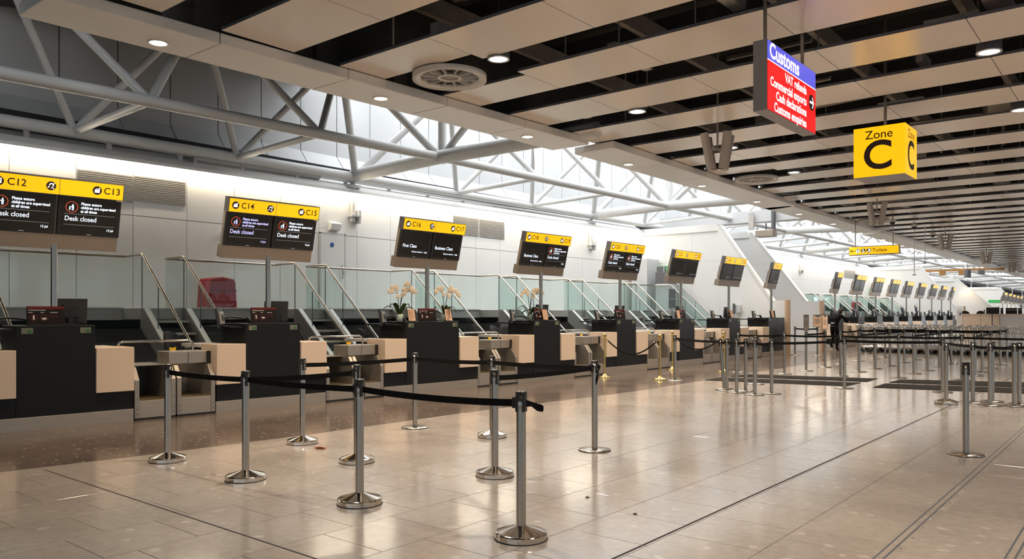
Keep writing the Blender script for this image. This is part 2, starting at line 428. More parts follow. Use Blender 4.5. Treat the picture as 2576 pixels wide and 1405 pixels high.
while y < 166:
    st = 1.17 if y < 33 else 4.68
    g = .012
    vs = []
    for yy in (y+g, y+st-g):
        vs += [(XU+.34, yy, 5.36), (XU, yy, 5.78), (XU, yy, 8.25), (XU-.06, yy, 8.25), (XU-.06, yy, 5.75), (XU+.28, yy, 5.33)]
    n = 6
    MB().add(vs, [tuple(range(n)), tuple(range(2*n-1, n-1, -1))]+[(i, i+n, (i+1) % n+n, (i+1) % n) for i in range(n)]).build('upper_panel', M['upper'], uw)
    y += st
# rail with hangers in the dark gap, pipes on the ledge
r = thing('ledge_rail', 'pale service rail on brackets in the dark gap above the lit ledge', 'rail', (XW-.05, 0, 0))
MB().box(-.03, .03, 2, 28, 4.93, 4.99).build('rail', M['truss'], r)
for k in range(18): MB().box(-.05, .0, 2.5+1.5*k-.05, 2.5+1.5*k+.05, 4.8, 4.95).build('bracket', M['truss'], r)
a, b = on(487, 395, x=XW-.1), on(800, 441, x=XW-.1)
r = thing('duct', 'lagged grey duct lying on the ledge above the second and third desks', 'duct', (XW-.1, 0, 0))
MB().cyl((0, a.y, a.z), (0, b.y, b.z), .1, n=14).build('duct_body', M['lag'], r)
for k in range(7):
    yy = a.y+(b.y-a.y)*k/6; zz = a.z+(b.z-a.z)*k/6
    MB().cyl((0, yy-.02, zz), (0, yy+.02, zz), .108, n=14).build('band', M['tray'], r)
MB().box(-.13, .13, a.y-.06, a.y, a.z-.2, a.z+.14).build('end_plate', M['lag'], r)
# zone D and E back walls
for n, (y0, y1) in enumerate(((31.6, 61.6), (65.2, 95))):
    wd = struct(MB().box(XW-.4, XW-.03, y0, y1, 0, 4.95), 'wall_back_%d' % (n+2), M['joint'])
    yy = y0
    while yy < y1-.1:
        for z0, z1 in ((1.2, 3.52), (3.52, 4.8)):
            MB().box(XW-.03, XW, yy+.006, min(yy+2.34, y1)-.006, z0+.006, z1).build('wall_panel', M['wall'], wd)
        yy += 2.34
    cove(y0, y1, 'trim_%d' % (8+n), 4.72)

# sloping end walls between the zones
def wedge(name, y, xa, za, x1, z1, xe, th=.25, band=.22):
    p = [(XW, 0), (xe, 0), (xe, z1), (x1, z1), (xa, za), (XW, za)]
    o = struct(MB().prism(p, y, y+th, 'y'), name, M['wall'])
    MB().prism([(XW, za-band), (xa-.12, za-band), (xa-.2, za+.05), (XW, za+.05)], y-.05, y, 'y').build('top_band', M['wall'], o)
    dx, dz = x1-xa, z1-za; L_ = math.hypot(dx, dz); nx, nz = -dz/L_, dx/L_
    MB().prism([(xa, za), (x1, z1), (x1+.09*nx*0-.1, z1), (xa-.1, za)], y-.02, y, 'y').build('edge_strip', M['shelf'], o)
    MB().box(xe, xe+.09, y-.03, y+th+.03, 0, z1+.02).build('end_trim', M['wood'], o)
    MB().box(XW, xe-.02, y-.02, y, 0, .3).build('skirting', M['shelf'], o)
    for x in [XW+1.17*k for k in range(1, 5)]:
        zt = za-.25 if x < xa-.15 else z1
        MB().box(x-.006, x+.006, y-.003, y+.001, .35, zt).build('joint', M['kiosk'], o)
    MB().box(XW, xa+.7, y-.003, y+.001, 3.5, 3.512).build('joint', M['kiosk'], o)
    return o
w1 = wedge('wall_end_1', 28.0, -12.75, 4.86, -10.72, 1.96, -10.28)
w2 = wedge('wall_end_2', 31.2, -12.82, 4.84, -10.6, 1.97, -10.1)
w3 = wedge('wall_end_3', 61.6, -12.9, 4.86, -10.7, 1.96, -10.2)
w4 = wedge('wall_end_4', 65.0, -11.2, 4.05, -9.0, 1.96, -8.6)
w5 = wedge('wall_end_5', 95.0, -12.4, 4.2, -10.5, 1.96, -10.0)
struct(MB().box(XW-1, 14, 168, 168.3, 0, 7), 'wall_far', M['wall'])
struct(MB().box(14, 14.3, -8, 170, 4.2, 7), 'wall_right', M['wall'])
# mullioned glazing of the street side, open to the sky
for n in range(20):
    struct(MB().box(13.9, 14.2, -8+4.5*n, -7.1+4.5*n, 0, 4.3).box(13.95, 14.1, -8+4.5*n, -3.5+4.5*n, 2.1, 2.25), 'window_%d' % (n+1), M['dgrey'])
struct(MB().box(-30, 14, -8.4, -8, 4.2, 7), 'wall_rear', M['wall'])
for n in range(20): struct(MB().box(14.02, 14.04, -7.1+4.5*n, -3.5+4.5*n, 0, 4.2), 'window_%d' % (21+n), M['solar'])
for n in range(8): struct(MB().box(-17.5+4*n, -14+4*n, -8.2, -8.18, 0, 4.2), 'window_%d' % (41+n), M['solar']); struct(MB().box(-14+4*n, -13.5+4*n, -8.3, -8.1, 0, 4.2), 'window_%d' % (51+n), M['dgrey'])

# roof over the left end of the truss strip
struct(MB().box(-18.5, -9.4, -8.4, 12.5, 7.8, 8.5), 'roof', M['deck'])
for n, y in enumerate((5.2, 6.8, 8.4, 9.8, 11.2)):  # unseen sheets added to keep skylight off the upper wall at the left
    struct(MB().prism([(-9.5, 5.15), (-17.25, 7.44), (-17.25, 7.8), (-9.5, 7.8)], y, y+.12, 'y'), 'skylight_blocker_%d' % (n+1), M['deck'])
# unseen curb and white baffles, added to cut low-angle sky light
rb = struct(MB().box(-9.5, -9.4, 7.1, 170, 7.1, 8.7), 'sky_blocking_curb', M['truss'])
bf = MB().box(-17.3, -9.5, -.06, .06, 7.75, 8.7).data('sky_blocking_baffle', M['truss'])
yy = 14.0
while yy < 165:
    o = D.objects.new('sky_blocking_baffle', bf); COL.objects.link(o); o.parent = rb; o.location = (0, yy, 0); yy += 2.2
# dark side of the plenum, with narrow slots to the roof light
pw = MB().box(-9.5, -9.4, -8, 170, 5.45, 7.1)
yy = -8
while yy < 170: pw.box(-9.5, -9.4, yy, yy+1.45, 5.12, 5.45); yy += 1.867
struct(pw, 'wall_plenum', M['deck'])
struct(MB().box(-18.5, -18.3, -8.4, 170, 0, 8.3), 'wall_outer', M['joint'])
struct(MB().box(-18.5, -9.4, -8.4, -8.2, 0, 8.3), 'wall_left_end', M['joint'])

# ================================================================== CEILING
ZC, ZS = 4.95, 5.11
ceil = struct(MB().box(-9.4, 14, -8, 170, 6.9, 7.1), 'ceiling', M['deck'])
XI = -9.12
xs = [-9.2, -7.36, -5.47, -3.6, -1.78, .1, 1.9, 3.8]
starts = [6.03, 8.06, 10.47, 12.32, 14.49]
ends = [7.27, 9.03, 11.44, 13.56, 15.78]
sl = []
P_ = 1.867
for k in range(-3, 62):
    y0 = 5.32+P_*k
    if y0 < 1: continue
    sl.append((y0, y0+1.09))
diff_y = [8.45, 19.9, 31.6, 43.0, 54.6]
npan = 0; far = MB()
def edge_shade(o):      # shade on the panel edges, painted in as dark grey
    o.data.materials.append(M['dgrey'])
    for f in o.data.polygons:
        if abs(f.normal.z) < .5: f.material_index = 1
for i, (y0, y1) in enumerate(sl):
    for j, (xa, xb) in enumerate(zip(xs, xs[1:])):
        a, b = y0, y1
        if j == 0:
            for dy in diff_y:
                if y1 < dy and dy-y1 < .75: b = y1-.24
                if y0 > dy and y0-dy < .75: a = y0+.2
        g = .004
        if npan < 296:
            po = MB().box(xa+g, xb-g, a, b, ZS, ZS+.04).build('ceiling_panel', M['slat'], ceil); npan += 1; edge_shade(po)
        else: far.box(xa+g, xb-g, a, b, ZS, ZS+.05)
    far.box(3.81, 8.8, y0, y1, ZS, ZS+.04).box(8.81, 13.8, y0, y1, ZS, ZS+.04)
o = far.build('ceiling_panel', M['slat'], ceil); o['kind'] = 'stuff'; edge_shade(o)
# plenum: joists, ducts, trays
for k in range(34):
    MB().box(-9.3, 6, 2+2.6*k, 2.12+2.6*k, 6.35, 6.75).build('joist', M['deck'], ceil)
for x in (-8.7, -6.6, -4.4, -2.3):
    MB().box(x, x+.1, 0, 100, 6.1, 6.4).build('beam', M['duct'], ceil)
rnd = random.Random(3)
for k in range(26):
    y = 3+2.2*k+rnd.uniform(-.4, .4); x = rnd.uniform(-8.5, 0)
    MB().cyl((x, y, 5.85), (x+rnd.uniform(1, 3), y+rnd.uniform(-.6, 1.2), 5.95), rnd.uniform(.12, .28), n=12).build('duct', M['duct'], ceil)
    x = rnd.uniform(-9, -1)
    MB().box(x, x+rnd.uniform(.3, 1.2), y+.6, y+1.2, 5.6, 5.75).build('cable_tray', M['tray'], ceil)
for k in range(46):
    y = 2+1.1*k; x = rnd.uniform(-9, -1)
    MB().box(x, x+rnd.uniform(.1, .3), y, y+rnd.uniform(.5, 1.6), 5.3, 5.45).build('cable_tray', M['tray'], ceil)
    x = rnd.uniform(-9, -2); MB().cyl((x, y, 5.6), (x+rnd.uniform(.5, 2.5), y+rnd.uniform(-.2, .2), 5.6), .04, n=8).build('pipe', M['duct'], ceil)
for k in range(40):
    x = rnd.uniform(-9, 1); y = rnd.uniform(3, 40)
    MB().cyl((x, y, 5.16), (x, y, 6.9), .012, n=6).build('hanger_rod', M['tray'], ceil)
# edge bulkhead in lengths
runs = [(on(45, 40, z=ZC), on(1390, 378, z=ZC), on(147, 0, z=ZC), on(1482, 364, z=ZC))]
p2a, p2b = on(1445, 388, z=ZC), on(1935, 528, z=ZC)
q2a, q2b = on(1543, 371, z=ZC), on(2003, 518, z=ZC)
runs.append((p2a, p2b, q2a, q2b))
y = 25.05
while y < 120:
    runs.append((Vector((-9.95, y, ZC)), Vector((-9.95, y+10.75, ZC)), Vector((-9.05, y, ZC)), Vector((-9.05, y+10.75, ZC)))); y += 11.2
for n, (a, b, c, d) in enumerate(runs):
    c = Vector((c.x, a.y, ZC)) if n == 0 else c
    o = None
    npc = 5 if n < 3 else 3
    for k in range(npc):
        t0, t1 = k/npc+.0006, (k+1)/npc-.0006
        p = [a.lerp(b, t0), a.lerp(b, t1), c.lerp(d, t1), c.lerp(d, t0)]
        mb = MB().prism([(v.x, v.y) for v in p], ZC, ZC+.15, 'z')
        if o is None: o = struct(mb, 'trim_%d' % (20+n), M['fascia'], bevel=.012)
        else: mb.build('bulkhead_panel', M['fascia'], o, .012)

# downlights in the bulkhead
def downlight(p, label, grp, r=.1, warm=True, power=40, drop=0.):
    t = thing('downlight', label, 'ceiling light', p, 0, grp)
    MB().lathe([(r*1.22, 0), (r*1.22, -.012), (r, -.012), (r, 0)], 20).build('trim_ring', M['ring'] if warm else M['chrome'], t)
    MB().lathe([(.001, -.006), (r*.98, -.006), (r*.98, -.003), (.001, -.003)], 20).build('lamp', M['lamp'] if warm else M['lampw'], t)
    if not warm:
        MB().lathe([(r*1.2, 0), (r*1.2, .3), (.01, .3)], 20).build('housing', M['dgrey'], t)
        MB().cyl((0, 0, .3), (0, 0, 6.9-p.z), .01, n=6).build('hanger', M['dgrey'], t)
    if power:
        l = D.lights.new('lamp_light', 'SPOT'); l.energy = power; l.color = (1, .74, .48) if warm else (1, .89, .76)
        l.spot_size = 2.0; l.spot_blend = .8; l.shadow_soft_size = r
        lo = D.objects.new('lamp_light', l); COL.objects.link(lo); lo.parent = t; lo.location = (0, 0, -.03)
    return t
edge = [(398, 107), (958, 247), (1327, 343), (1581, 413), (1766, 467), (1904, 507), (2010, 538), (2096, 563), (2164, 585.5), (2221, 603), (2269, 618), (2310, 630), (2343, 641), (2375, 650.5), (2403, 660), (2428, 668), (2470, 684), (2490, 690), (2508, 695)]
for k, (u, v) in enumerate(edge):
    p = on(u, v, z=ZC)
    downlight(p, 'glowing warm recessed downlight, %s from the left in the ceiling edge panel' % ORD[k], 'downlights in the ceiling edge panel', .105, True, 330 if k < 12 else 0)
cool = [(1254, 148, 'beside the nearest round air diffuser'), (1603, 280, 'left of the nearest cluster of hanging speakers'), (2488, 130, 'highest at the right edge of the ceiling'),
        (2568, 276, 'cut by the right edge of the photo'), (1838, 371, 'just right of the nearest hanging speakers'), (1997, 433, 'above and right of the second air diffuser')]
for u, v, s in cool:
    downlight(on(u, v, z=ZS-.02), 'cool white downlight '+s, 'cool downlights in the ceiling gaps', .13, False, 560)

hl = 0
for x in (-6.4, -1.9, 2.6, 7.1):
    for k in range(7):
        y = sl[1+4*k][1]+.39
        if x < 0 and 787-(ZS-EYE)/(-SN*x+CS*y)*FPX > 40 and (CS*x+SN*y)/(-SN*x+CS*y)*FPX < 1290: continue
        downlight(Vector((x, y, ZS-.02)), 'round white downlight over the hall floor outside the photo, %s of its kind' % ORD[hl], 'hall downlights', .13, False, 560); hl += 1

# round air diffusers
def diffuser(p, label):
    t = thing('air_diffuser', label, 'vent', p, 0, 'round ceiling air diffusers')
    R = .56
    MB().lathe([(R, 0), (R, -.05), (R*.78, -.02), (R*.78, .03), (R, .03)], 40).build('outer_ring', M['ring'], t)
    MB().lathe([(R*.33, -.02), (R*.33, .02), (R*.24, .02), (R*.24, -.02), (R*.33, -.02)], 30).build('inner_ring', M['ring'], t)
    MB().lathe([(.0011, -.005), (R*.25, -.005), (R*.25, .01), (.001, .01)], 24).build('hub_plate', M['duct'], t)
    MB().lathe([(R*.8, .03), (R*.8, .4), (.01, .4)], 24).build('plenum_box', M['deck'], t)
    v = MB().box(R*.32, R*.79, -.006, .006, -.03, .03).data('vane', M['ring'])
    for k in range(12):
        o = D.objects.new('vane', v); COL.objects.link(o); o.parent = t; o.rotation_euler = (0, 0, 2*PI*k/12)
for u, v, s in ((1131, 194, 'nearest large round air diffuser in a ceiling gap above the second desk sign'),
                (1902, 450, 'second round air diffuser, above the downlit edge left of the yellow cube'),
                (2198, 556, 'third round air diffuser, behind the hanging speakers above the toilets sign')):
    diffuser(on(u, v, z=ZS-.05), s)

# hanging speaker clusters
def speakers(p, h, label):
    t = thing('speaker_cluster', label, 'speaker', p, 0, 'hanging speaker clusters')
    MB().cyl((0, 0, -.35), (0, 0, 6.9-p.z), .02, n=8).build('hanger', M['speaker'], t)
    MB().box(-.2, .2, -.02, .02, -.37, -.33).box(-.02, .02, -.2, .2, -.37, -.33).build('bracket', M['speaker'], t)
    for k in range(4):
        a = PI/4+k*PI/2+.3
        m = Matrix.Rotation(a, 4, 'Z')@Matrix.Translation((.24, 0, -.4))@Matrix.Rotation(math.radians(13), 4, 'Y')
        mb = MB().prism([(-.05, -.075), (.03, -.075), (.06, -.05), (.06, .05), (.03, .075), (-.05, .075)], -h/2, h/2, 'z').xf(m)
        mb.build('speaker_column', M['speaker'], t, .008)
for k, (u, v, y) in enumerate(((1805, 330, None), (2206, 506, None), (2378, 585, None), (2481, 629, None), (2545, 656, None))):
    p = on(u, v, z=5.03)
    speakers(p, .7, '%s cluster of four grey column speakers hanging from the ceiling, counted from the camera' % ORD[k].capitalize())

# ================================================================== ROOF TRUSS
tr = thing('roof_truss', 'long white tubular roof truss above the check-in wall', 'truss', (0, 0, 0))
XA, XBc, XT, ZT = -16.12, -13.05, -14.57, 7.5
st = [2.6, 6.25, 9.72, 13.13, 16.95, 20.6, 24.33]
while st[-1] < 160: st.append(st[-1]+3.733)
def zA(y): return interp([(2, 4.98), (13, 5.06), (25, 5.12), (90, 5.15)], y)
def zB(y): return interp([(2, 4.98), (6, 5.06), (13, 5.19), (40, 5.3), (90, 5.35)], y)
def tubeo(nm, a, b, r, n=10): return MB().cyl(a, b, r, n=n, cap=False).build(nm, M['truss'], tr)
def fr_(a): return abs(((a-13.13)/11.2)-round((a-13.13)/11.2)) < .02 and a > 10
for i, (a, b) in enumerate(zip(st, st[1:])):
    tubeo('chord', (XA, a, zA(a)), (XA, b, zA(b)), .11, 12); tubeo('chord', (XBc, a, zB(a)), (XBc, b, zB(b)), .105, 12)
    m_ = (a+b)/2
    if i: tubeo('chord', (XT, (st[i-1]+a)/2, ZT), (XT, m_, ZT), .1)
    for X, zf in ((XA, zA), (XBc, zB)):
        tubeo('diagonal', (X, a, zf(a)), (XT, m_, ZT), .095 if fr_(a) else .076); tubeo('diagonal', (X, b, zf(b)), (XT, m_, ZT), .095 if fr_(b) else .076)
    frame = abs(((a-13.13)/11.2)-round((a-13.13)/11.2)) < .02 and a > 10
    if frame:
        MB().tube([(XA-.1, a, zA(a)+.03), (XBc, a, zB(a)), (-8.6, a, 5.17)], .17, 14).build('cross_beam', M['truss'], tr)
        MB().cyl((XBc-.02, a-.16, zB(a)-.02), (XBc+.0, a+.16, zB(a)-.02), .13, n=14).build('node_collar', M['truss'], tr)
        tubeo('post', (XBc+.1, a, zB(a)), (XBc+.1, a, 7.6), .1, 12)
        tubeo('diagonal', (XBc+.1, a, zB(a)), (-10.4, a, 7.2), .08)
        MB().cyl((XA-.12, a, zA(a)+.02), (XA-.12, a, 3.9), .07, n=10).build('column_foot', M['truss'], tr)
        MB().box(XA-.2, XA-.02, a-.2, a+.2, zA(a)-.28, zA(a)-.2).build('bearing_plate', M['truss'], tr)
        MB().box(XA-.22, XA, a+.12, a+.18, 3.85, 4.2).box(XA-.2, XA+.02, a-.12, a+.18, 4.02, 4.06).build('column_bracket', M['truss'], tr)
    else:
        tubeo('tie', (XA, a, zA(a)), (XBc, a, zB(a)), .068)
# light grey service bridge over the first end wall and a far orange girder
r = thing('service_duct', 'pale grey boxed duct crossing under the roof behind the first sloping wall', 'duct', (0, 0, 0))
MB().box(-16.2, -9.6, 29.5, 30.1, 5.05, 5.5).build('duct_body', M['kiosk'], r)
MB().box(-12.2, -12.0, 29.3, 29.4, 4.75, 5.4).build('hanger_plate', M['tray'], r)
MB().box(-11.3, -11.2, 29.3, 29.5, 4.6, 5.5).build('hanger_plate', M['dgrey'], r)
r = thing('projector', 'small brown projector box hanging beside the boxed duct under the ceiling edge', 'projector', on(1927, 588, y=29.0))
MB().box(-.35, .35, -.2, .2, -.12, .14).build('projector_body', M['signcase'], r, .02)
MB().cyl((0, 0, .14), (0, 0, .4), .03).build('mount', M['dgrey'], r)
r = thing('orange_girder', 'orange girder crossing under the distant roof beyond the second zone', 'beam', (0, 70, 0))
MB().box(-16, -8.8, -.1, .1, 4.82, 5.0).build('girder_web', M['orange'], r)
for k in range(4): MB().box(-14.6+1.35*k, -14.2+1.35*k, -.2, .2, 4.5, 4.85).build('hanging_box', M['orange'] if k < 3 else M['dgrey'], r)

# ================================================================== LANDING, STAIRS, BALUSTRADES
XL, XS, ZL, ZR = -15.05, -14.34, 1.59, 2.57
def landing(y0, y1, nm):
    l = struct(MB().box(XW, XL, y0, y1, ZL-.22, ZL), nm, M['landing'])
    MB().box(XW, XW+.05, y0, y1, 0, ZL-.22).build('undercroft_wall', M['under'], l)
    return l
land = landing(.5, 28, 'trim_40'); landing(31.5, 61.5, 'trim_41')
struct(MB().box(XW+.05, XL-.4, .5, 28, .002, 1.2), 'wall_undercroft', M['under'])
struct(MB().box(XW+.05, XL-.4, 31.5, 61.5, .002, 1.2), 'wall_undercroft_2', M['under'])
# bag belt below the landing
def bagbelt(y0, y1, lab):
    r = thing('baggage_belt', lab, 'conveyor', (-13.6, 0, 0))
    MB().box(-.45, .45, y0, y1, .42, .5).build('belt', M['rubber'], r)
    MB().box(-.52, -.45, y0, y1, .3, .62).box(.45, .52, y0, y1, .3, .62).build('side_guard', M['louvre'], r)
    k = y0+.5
    while k < y1: MB().box(-.5, .5, k, k+.08, 0, .42).build('support', M['dgrey'], r); k += 3.4
bagbelt(1, 27.6, 'dark collecting belt running behind the nearer row of desks'); bagbelt(33, 61, 'dark collecting belt running behind the distant row of desks')
SW = .8
def make_stair():
    t = thing('stair', 'x', 'stairs', (0, 0, 0))
    x0, x1 = XS, XS+1.75
    for s in (0, SW):
        p = [(x0, ZL), (x0, ZL-.36), (x1-.12, 0), (x1+.12, 0), (x1+.12, .12), (x0+.18, ZL)]
        MB().prism(p, s-.03, s+.03, 'y').build('stringer', M['stair'], t)
        MB().prism([(x0+.16, ZL), (x0+.2, ZL), (x1+.14, .12), (x1+.1, .12)], s-.05, s+.05, 'y').build('stringer_cap', M['shelf'], t)
    MB().box(XL, x0+.02, -.03, SW+.03, ZL-.2, ZL).build('top_platform', M['landing'], t)
    tr_ = MB().box(-.02, .25, .03, SW-.03, -.04, 0).data('tread', M['tread'])
    for k in range(1, 7):
        o = D.objects.new('tread', tr_); COL.objects.link(o); o.parent = t; o.location = (x0+.02+.255*(k-1), 0, ZL-.227*k)
    for s in (0, SW):
        MB().tube([(XL, s, ZR), (x0-.02, s, ZR+.01), (x0+.03, s, ZR-.01), (x1+.03, s, .97)], .024, 8).build('handrail', M['steel'], t)
        MB().cyl((x1+.02, s, .97), (x1+.02, s, .05), .02).build('newel', M['steel'], t)
        MB().box(XL, x0-.01, s-.006, s+.006, ZL+.02, ZR-.03).build('glass_pane', M['glass'], t)
        xm = x0+.62; f = (xm-x0)/(x1-x0)
        za, zb = ZR-.04-(ZR-.97)*f, ZL-.0-(ZL-.1)*f
        MB().prism([(x0+.01, ZL+.0), (x0+.01, ZR-.06), (xm-.01, za), (xm-.01, zb)], s-.006, s+.006, 'y').build('glass_pane', M['glass'], t)
        MB().prism([(xm+.01, zb), (xm+.01, za), (x1-.05, 1.0), (x1-.05, .16)], s-.006, s+.006, 'y').build('glass_pane', M['glass'], t)
        for x, z0, z1 in ((x0, ZL, ZR), (xm, zb, za)):
            MB().box(x-.006, x+.006, s-.008, s+.008, z0, z1).build('pane_clamp', M['dgrey'], t)
    return t
sy = [3.34, 6.72, 10.02, 13.45, 16.82, 20.2, 23.6, 27.0]
sy2 = [33.9+3.1*k for k in range(9)]
s0 = make_stair(); s0.location = (0, sy[0], 0)
s0['label'] = 'steel stair with glass sides behind the first desk at the left edge'
for k, y in enumerate(sy[1:]): dup(s0, (0, y, 0), 0, 'glass-sided steel stair to the landing, %s from the left edge' % ORD[k+1], 'stairs to the landing')
for k, y in enumerate(sy2): dup(s0, (0, y, 0), 0, 'glass-sided stair in the distant zone, %s from its left end' % ORD[k], 'stairs to the far landing')
s0['group'] = 'stairs to the landing'
def balustrade(y0, y1, lab):
    r = thing('balustrade', lab, 'railing', (XL, y0, ZL), 0, 'glass balustrades along the landing')
    L_ = y1-y0
    MB().cyl((0, 0, ZR-ZL), (0, L_, ZR-ZL), .024, n=8).build('handrail', M['steel'], r)
    n = 2
    for k in range(n):
        MB().box(-.006, .006, L_*k/n+.008, L_*(k+1)/n-.008, .0, ZR-ZL-.03).build('glass_pane', M['glass'], r)
    MB().box(-.02, .02, 0, L_, 0, .025).build('bottom_channel', M['shelf'], r)
b_ = [.6]+[v for y in sy for v in (y, y+SW)]+[28]
bl_ = [(b_[i], b_[i+1]) for i in range(0, len(b_)-1, 2)]
for k, (a, b) in enumerate(bl_):
    if b-a > .3: balustrade(a, b, 'glass balustrade with steel handrail on the near landing, %s bay from the left' % ORD[k])
b_ = [31.6]+[v for y in sy2 for v in (y, y+SW)]+[61.5]
for k in range(0, len(b_)-1, 2): balustrade(b_[k], b_[k+1], 'glass balustrade in the distant zone, %s bay from its left end' % ORD[k//2])

# ================================================================== CHECK-IN DESKS
XTAB = [(3, -11.14), (5, -10.95), (8.1, -10.73), (14.8, -10.4), (18, -10.3), (28, -10.25)]
def xline(y): return interp(XTAB, y)
def yat(u):
    y = 10.
    for _ in range(25): y = on(u, x=xline(y)).y
    return y
def make_desk(ht, lp, rp):      # half width of the tall front, widths of the low fronts
    t = thing('check_in_desk', 'x', 'desk')
    l, r_ = -ht-lp, ht+rp
    MB().box(-.85, -.012, l+.012, r_-(.012 if rp else 0), .17, .965).build('cabinet', M['desk'], t, .004)
    MB().box(-.8, .0, l, r_, 0, .172).build('kick_plate', M['kick'], t, .003)
    MB().box(-.75, 0, -ht, ht, .171, 1.34).build('tall_front', M['desk'], t, .006)
    MB().box(-.95, -.05, -ht-.22, ht-.05, 1.27, 1.3).build('counter_ledge', M['desk'], t)
    if lp: MB().box(-.5, .03, -ht-lp, -ht-.005, .425, 1.03).build('low_front', M['beige'], t, .006)
    if rp: MB().box(-.5, .03, ht+.005, ht+rp, .425, 1.03).build('low_front', M['beige'], t, .006)
    if lp: MB().box(-1.2, -.5, -ht-lp, -ht-.005, .97, 1.02).build('work_shelf', M['shelf'], t)
    if rp: MB().box(-1.2, -.5, ht+.005, ht+rp, .97, 1.02).build('work_shelf', M['shelf'], t)
    for s in (-1, 1):
        if not rp and s == 1: continue
        pl = MB().box(0, .008, s*(ht-.12)-.065, s*(ht-.12)+.065, 1.235, 1.31).build('label_plate', M['label'], t)
        MB().box(.008, .01, s*(ht-.12)-.0, s*(ht-.12)+.05, 1.245, 1.285).build('green_mark', M['labgreen'], pl)
    if not rp: MB().box(0, .004, .08, .09, .18, 1.33).build('joint', M['belt'], t)
    return t

def pict_case(mb, cy, cz, r):
    flat(mb, [rect(cy-.55*r, cy+.45*r, cz-.5*r, cz+.18*r), rect(cy-.3*r, cy-.2*r, cz+.18*r, cz+.42*r), rect(cy+.1*r, cy+.2*r, cz+.18*r, cz+.42*r),
              rect(cy-.3*r, cy+.2*r, cz+.34*r, cz+.44*r), rect(cy+.45*r, cy+.53*r, cz-.5*r, cz+.4*r), disc(cy+.42*r, cz+.48*r, .17*r, 10)], MBX)
def pict_ear(mb, cy, cz, r):
    flat(mb, ringp(cy+.05*r, cz+.15*r, .26*r, .48*r, 12, -.6, PI*1.05)+[
        [(cy+.3*r, cz-.1*r), (cy+.45*r, cz+.0*r), (cy+.1*r, cz-.55*r), (cy-.08*r, cz-.5*r)],
        [(cy-.75*r, cz-.35*r), (cy-.6*r, cz-.5*r), (cy-.25*r, cz-.2*r), (cy-.38*r, cz-.05*r)],
        [(cy+.32*r, cz+.45*r), (cy+.45*r, cz+.32*r), (cy+.72*r, cz+.58*r), (cy+.6*r, cz+.7*r)],
        rect(cy+.28*r, cy+.62*r, cz-.5*r, cz-.4*r), rect(cy+.4*r, cy+.5*r, cz-.75*r, cz-.45*r)], MBX)
def pict_family(mb, cy, cz, r, x):
    flat(mb, [disc(cy+.2*r, cz+.52*r, .14*r, 10), [(cy+.02*r, cz+.34*r), (cy+.38*r, cz+.34*r), (cy+.42*r, cz-.15*r), (cy+.0*r, cz-.15*r)],
              rect(cy+.02*r, cy+.17*r, cz-.7*r, cz-.1*r), rect(cy+.24*r, cy+.39*r, cz-.7*r, cz-.1*r),
              [(cy+.05*r, cz+.32*r), (cy+.05*r, cz+.15*r), (cy-.32*r, cz-.12*r), (cy-.32*r, cz+.0*r)],
              disc(cy-.38*r, cz+.02*r, .11*r, 10), [(cy-.5*r, cz-.08*r), (cy-.26*r, cz-.08*r), (cy-.24*r, cz-.42*r), (cy-.52*r, cz-.42*r)],
              rect(cy-.48*r, cy-.4*r, cz-.7*r, cz-.4*r), rect(cy-.36*r, cy-.28*r, cz-.7*r, cz-.4*r)], x)
MBX = .052
SIGN_T = Matrix.Translation((-.02, 0, 2.35))@Matrix.Rotation(math.radians(13.5), 4, 'Y')
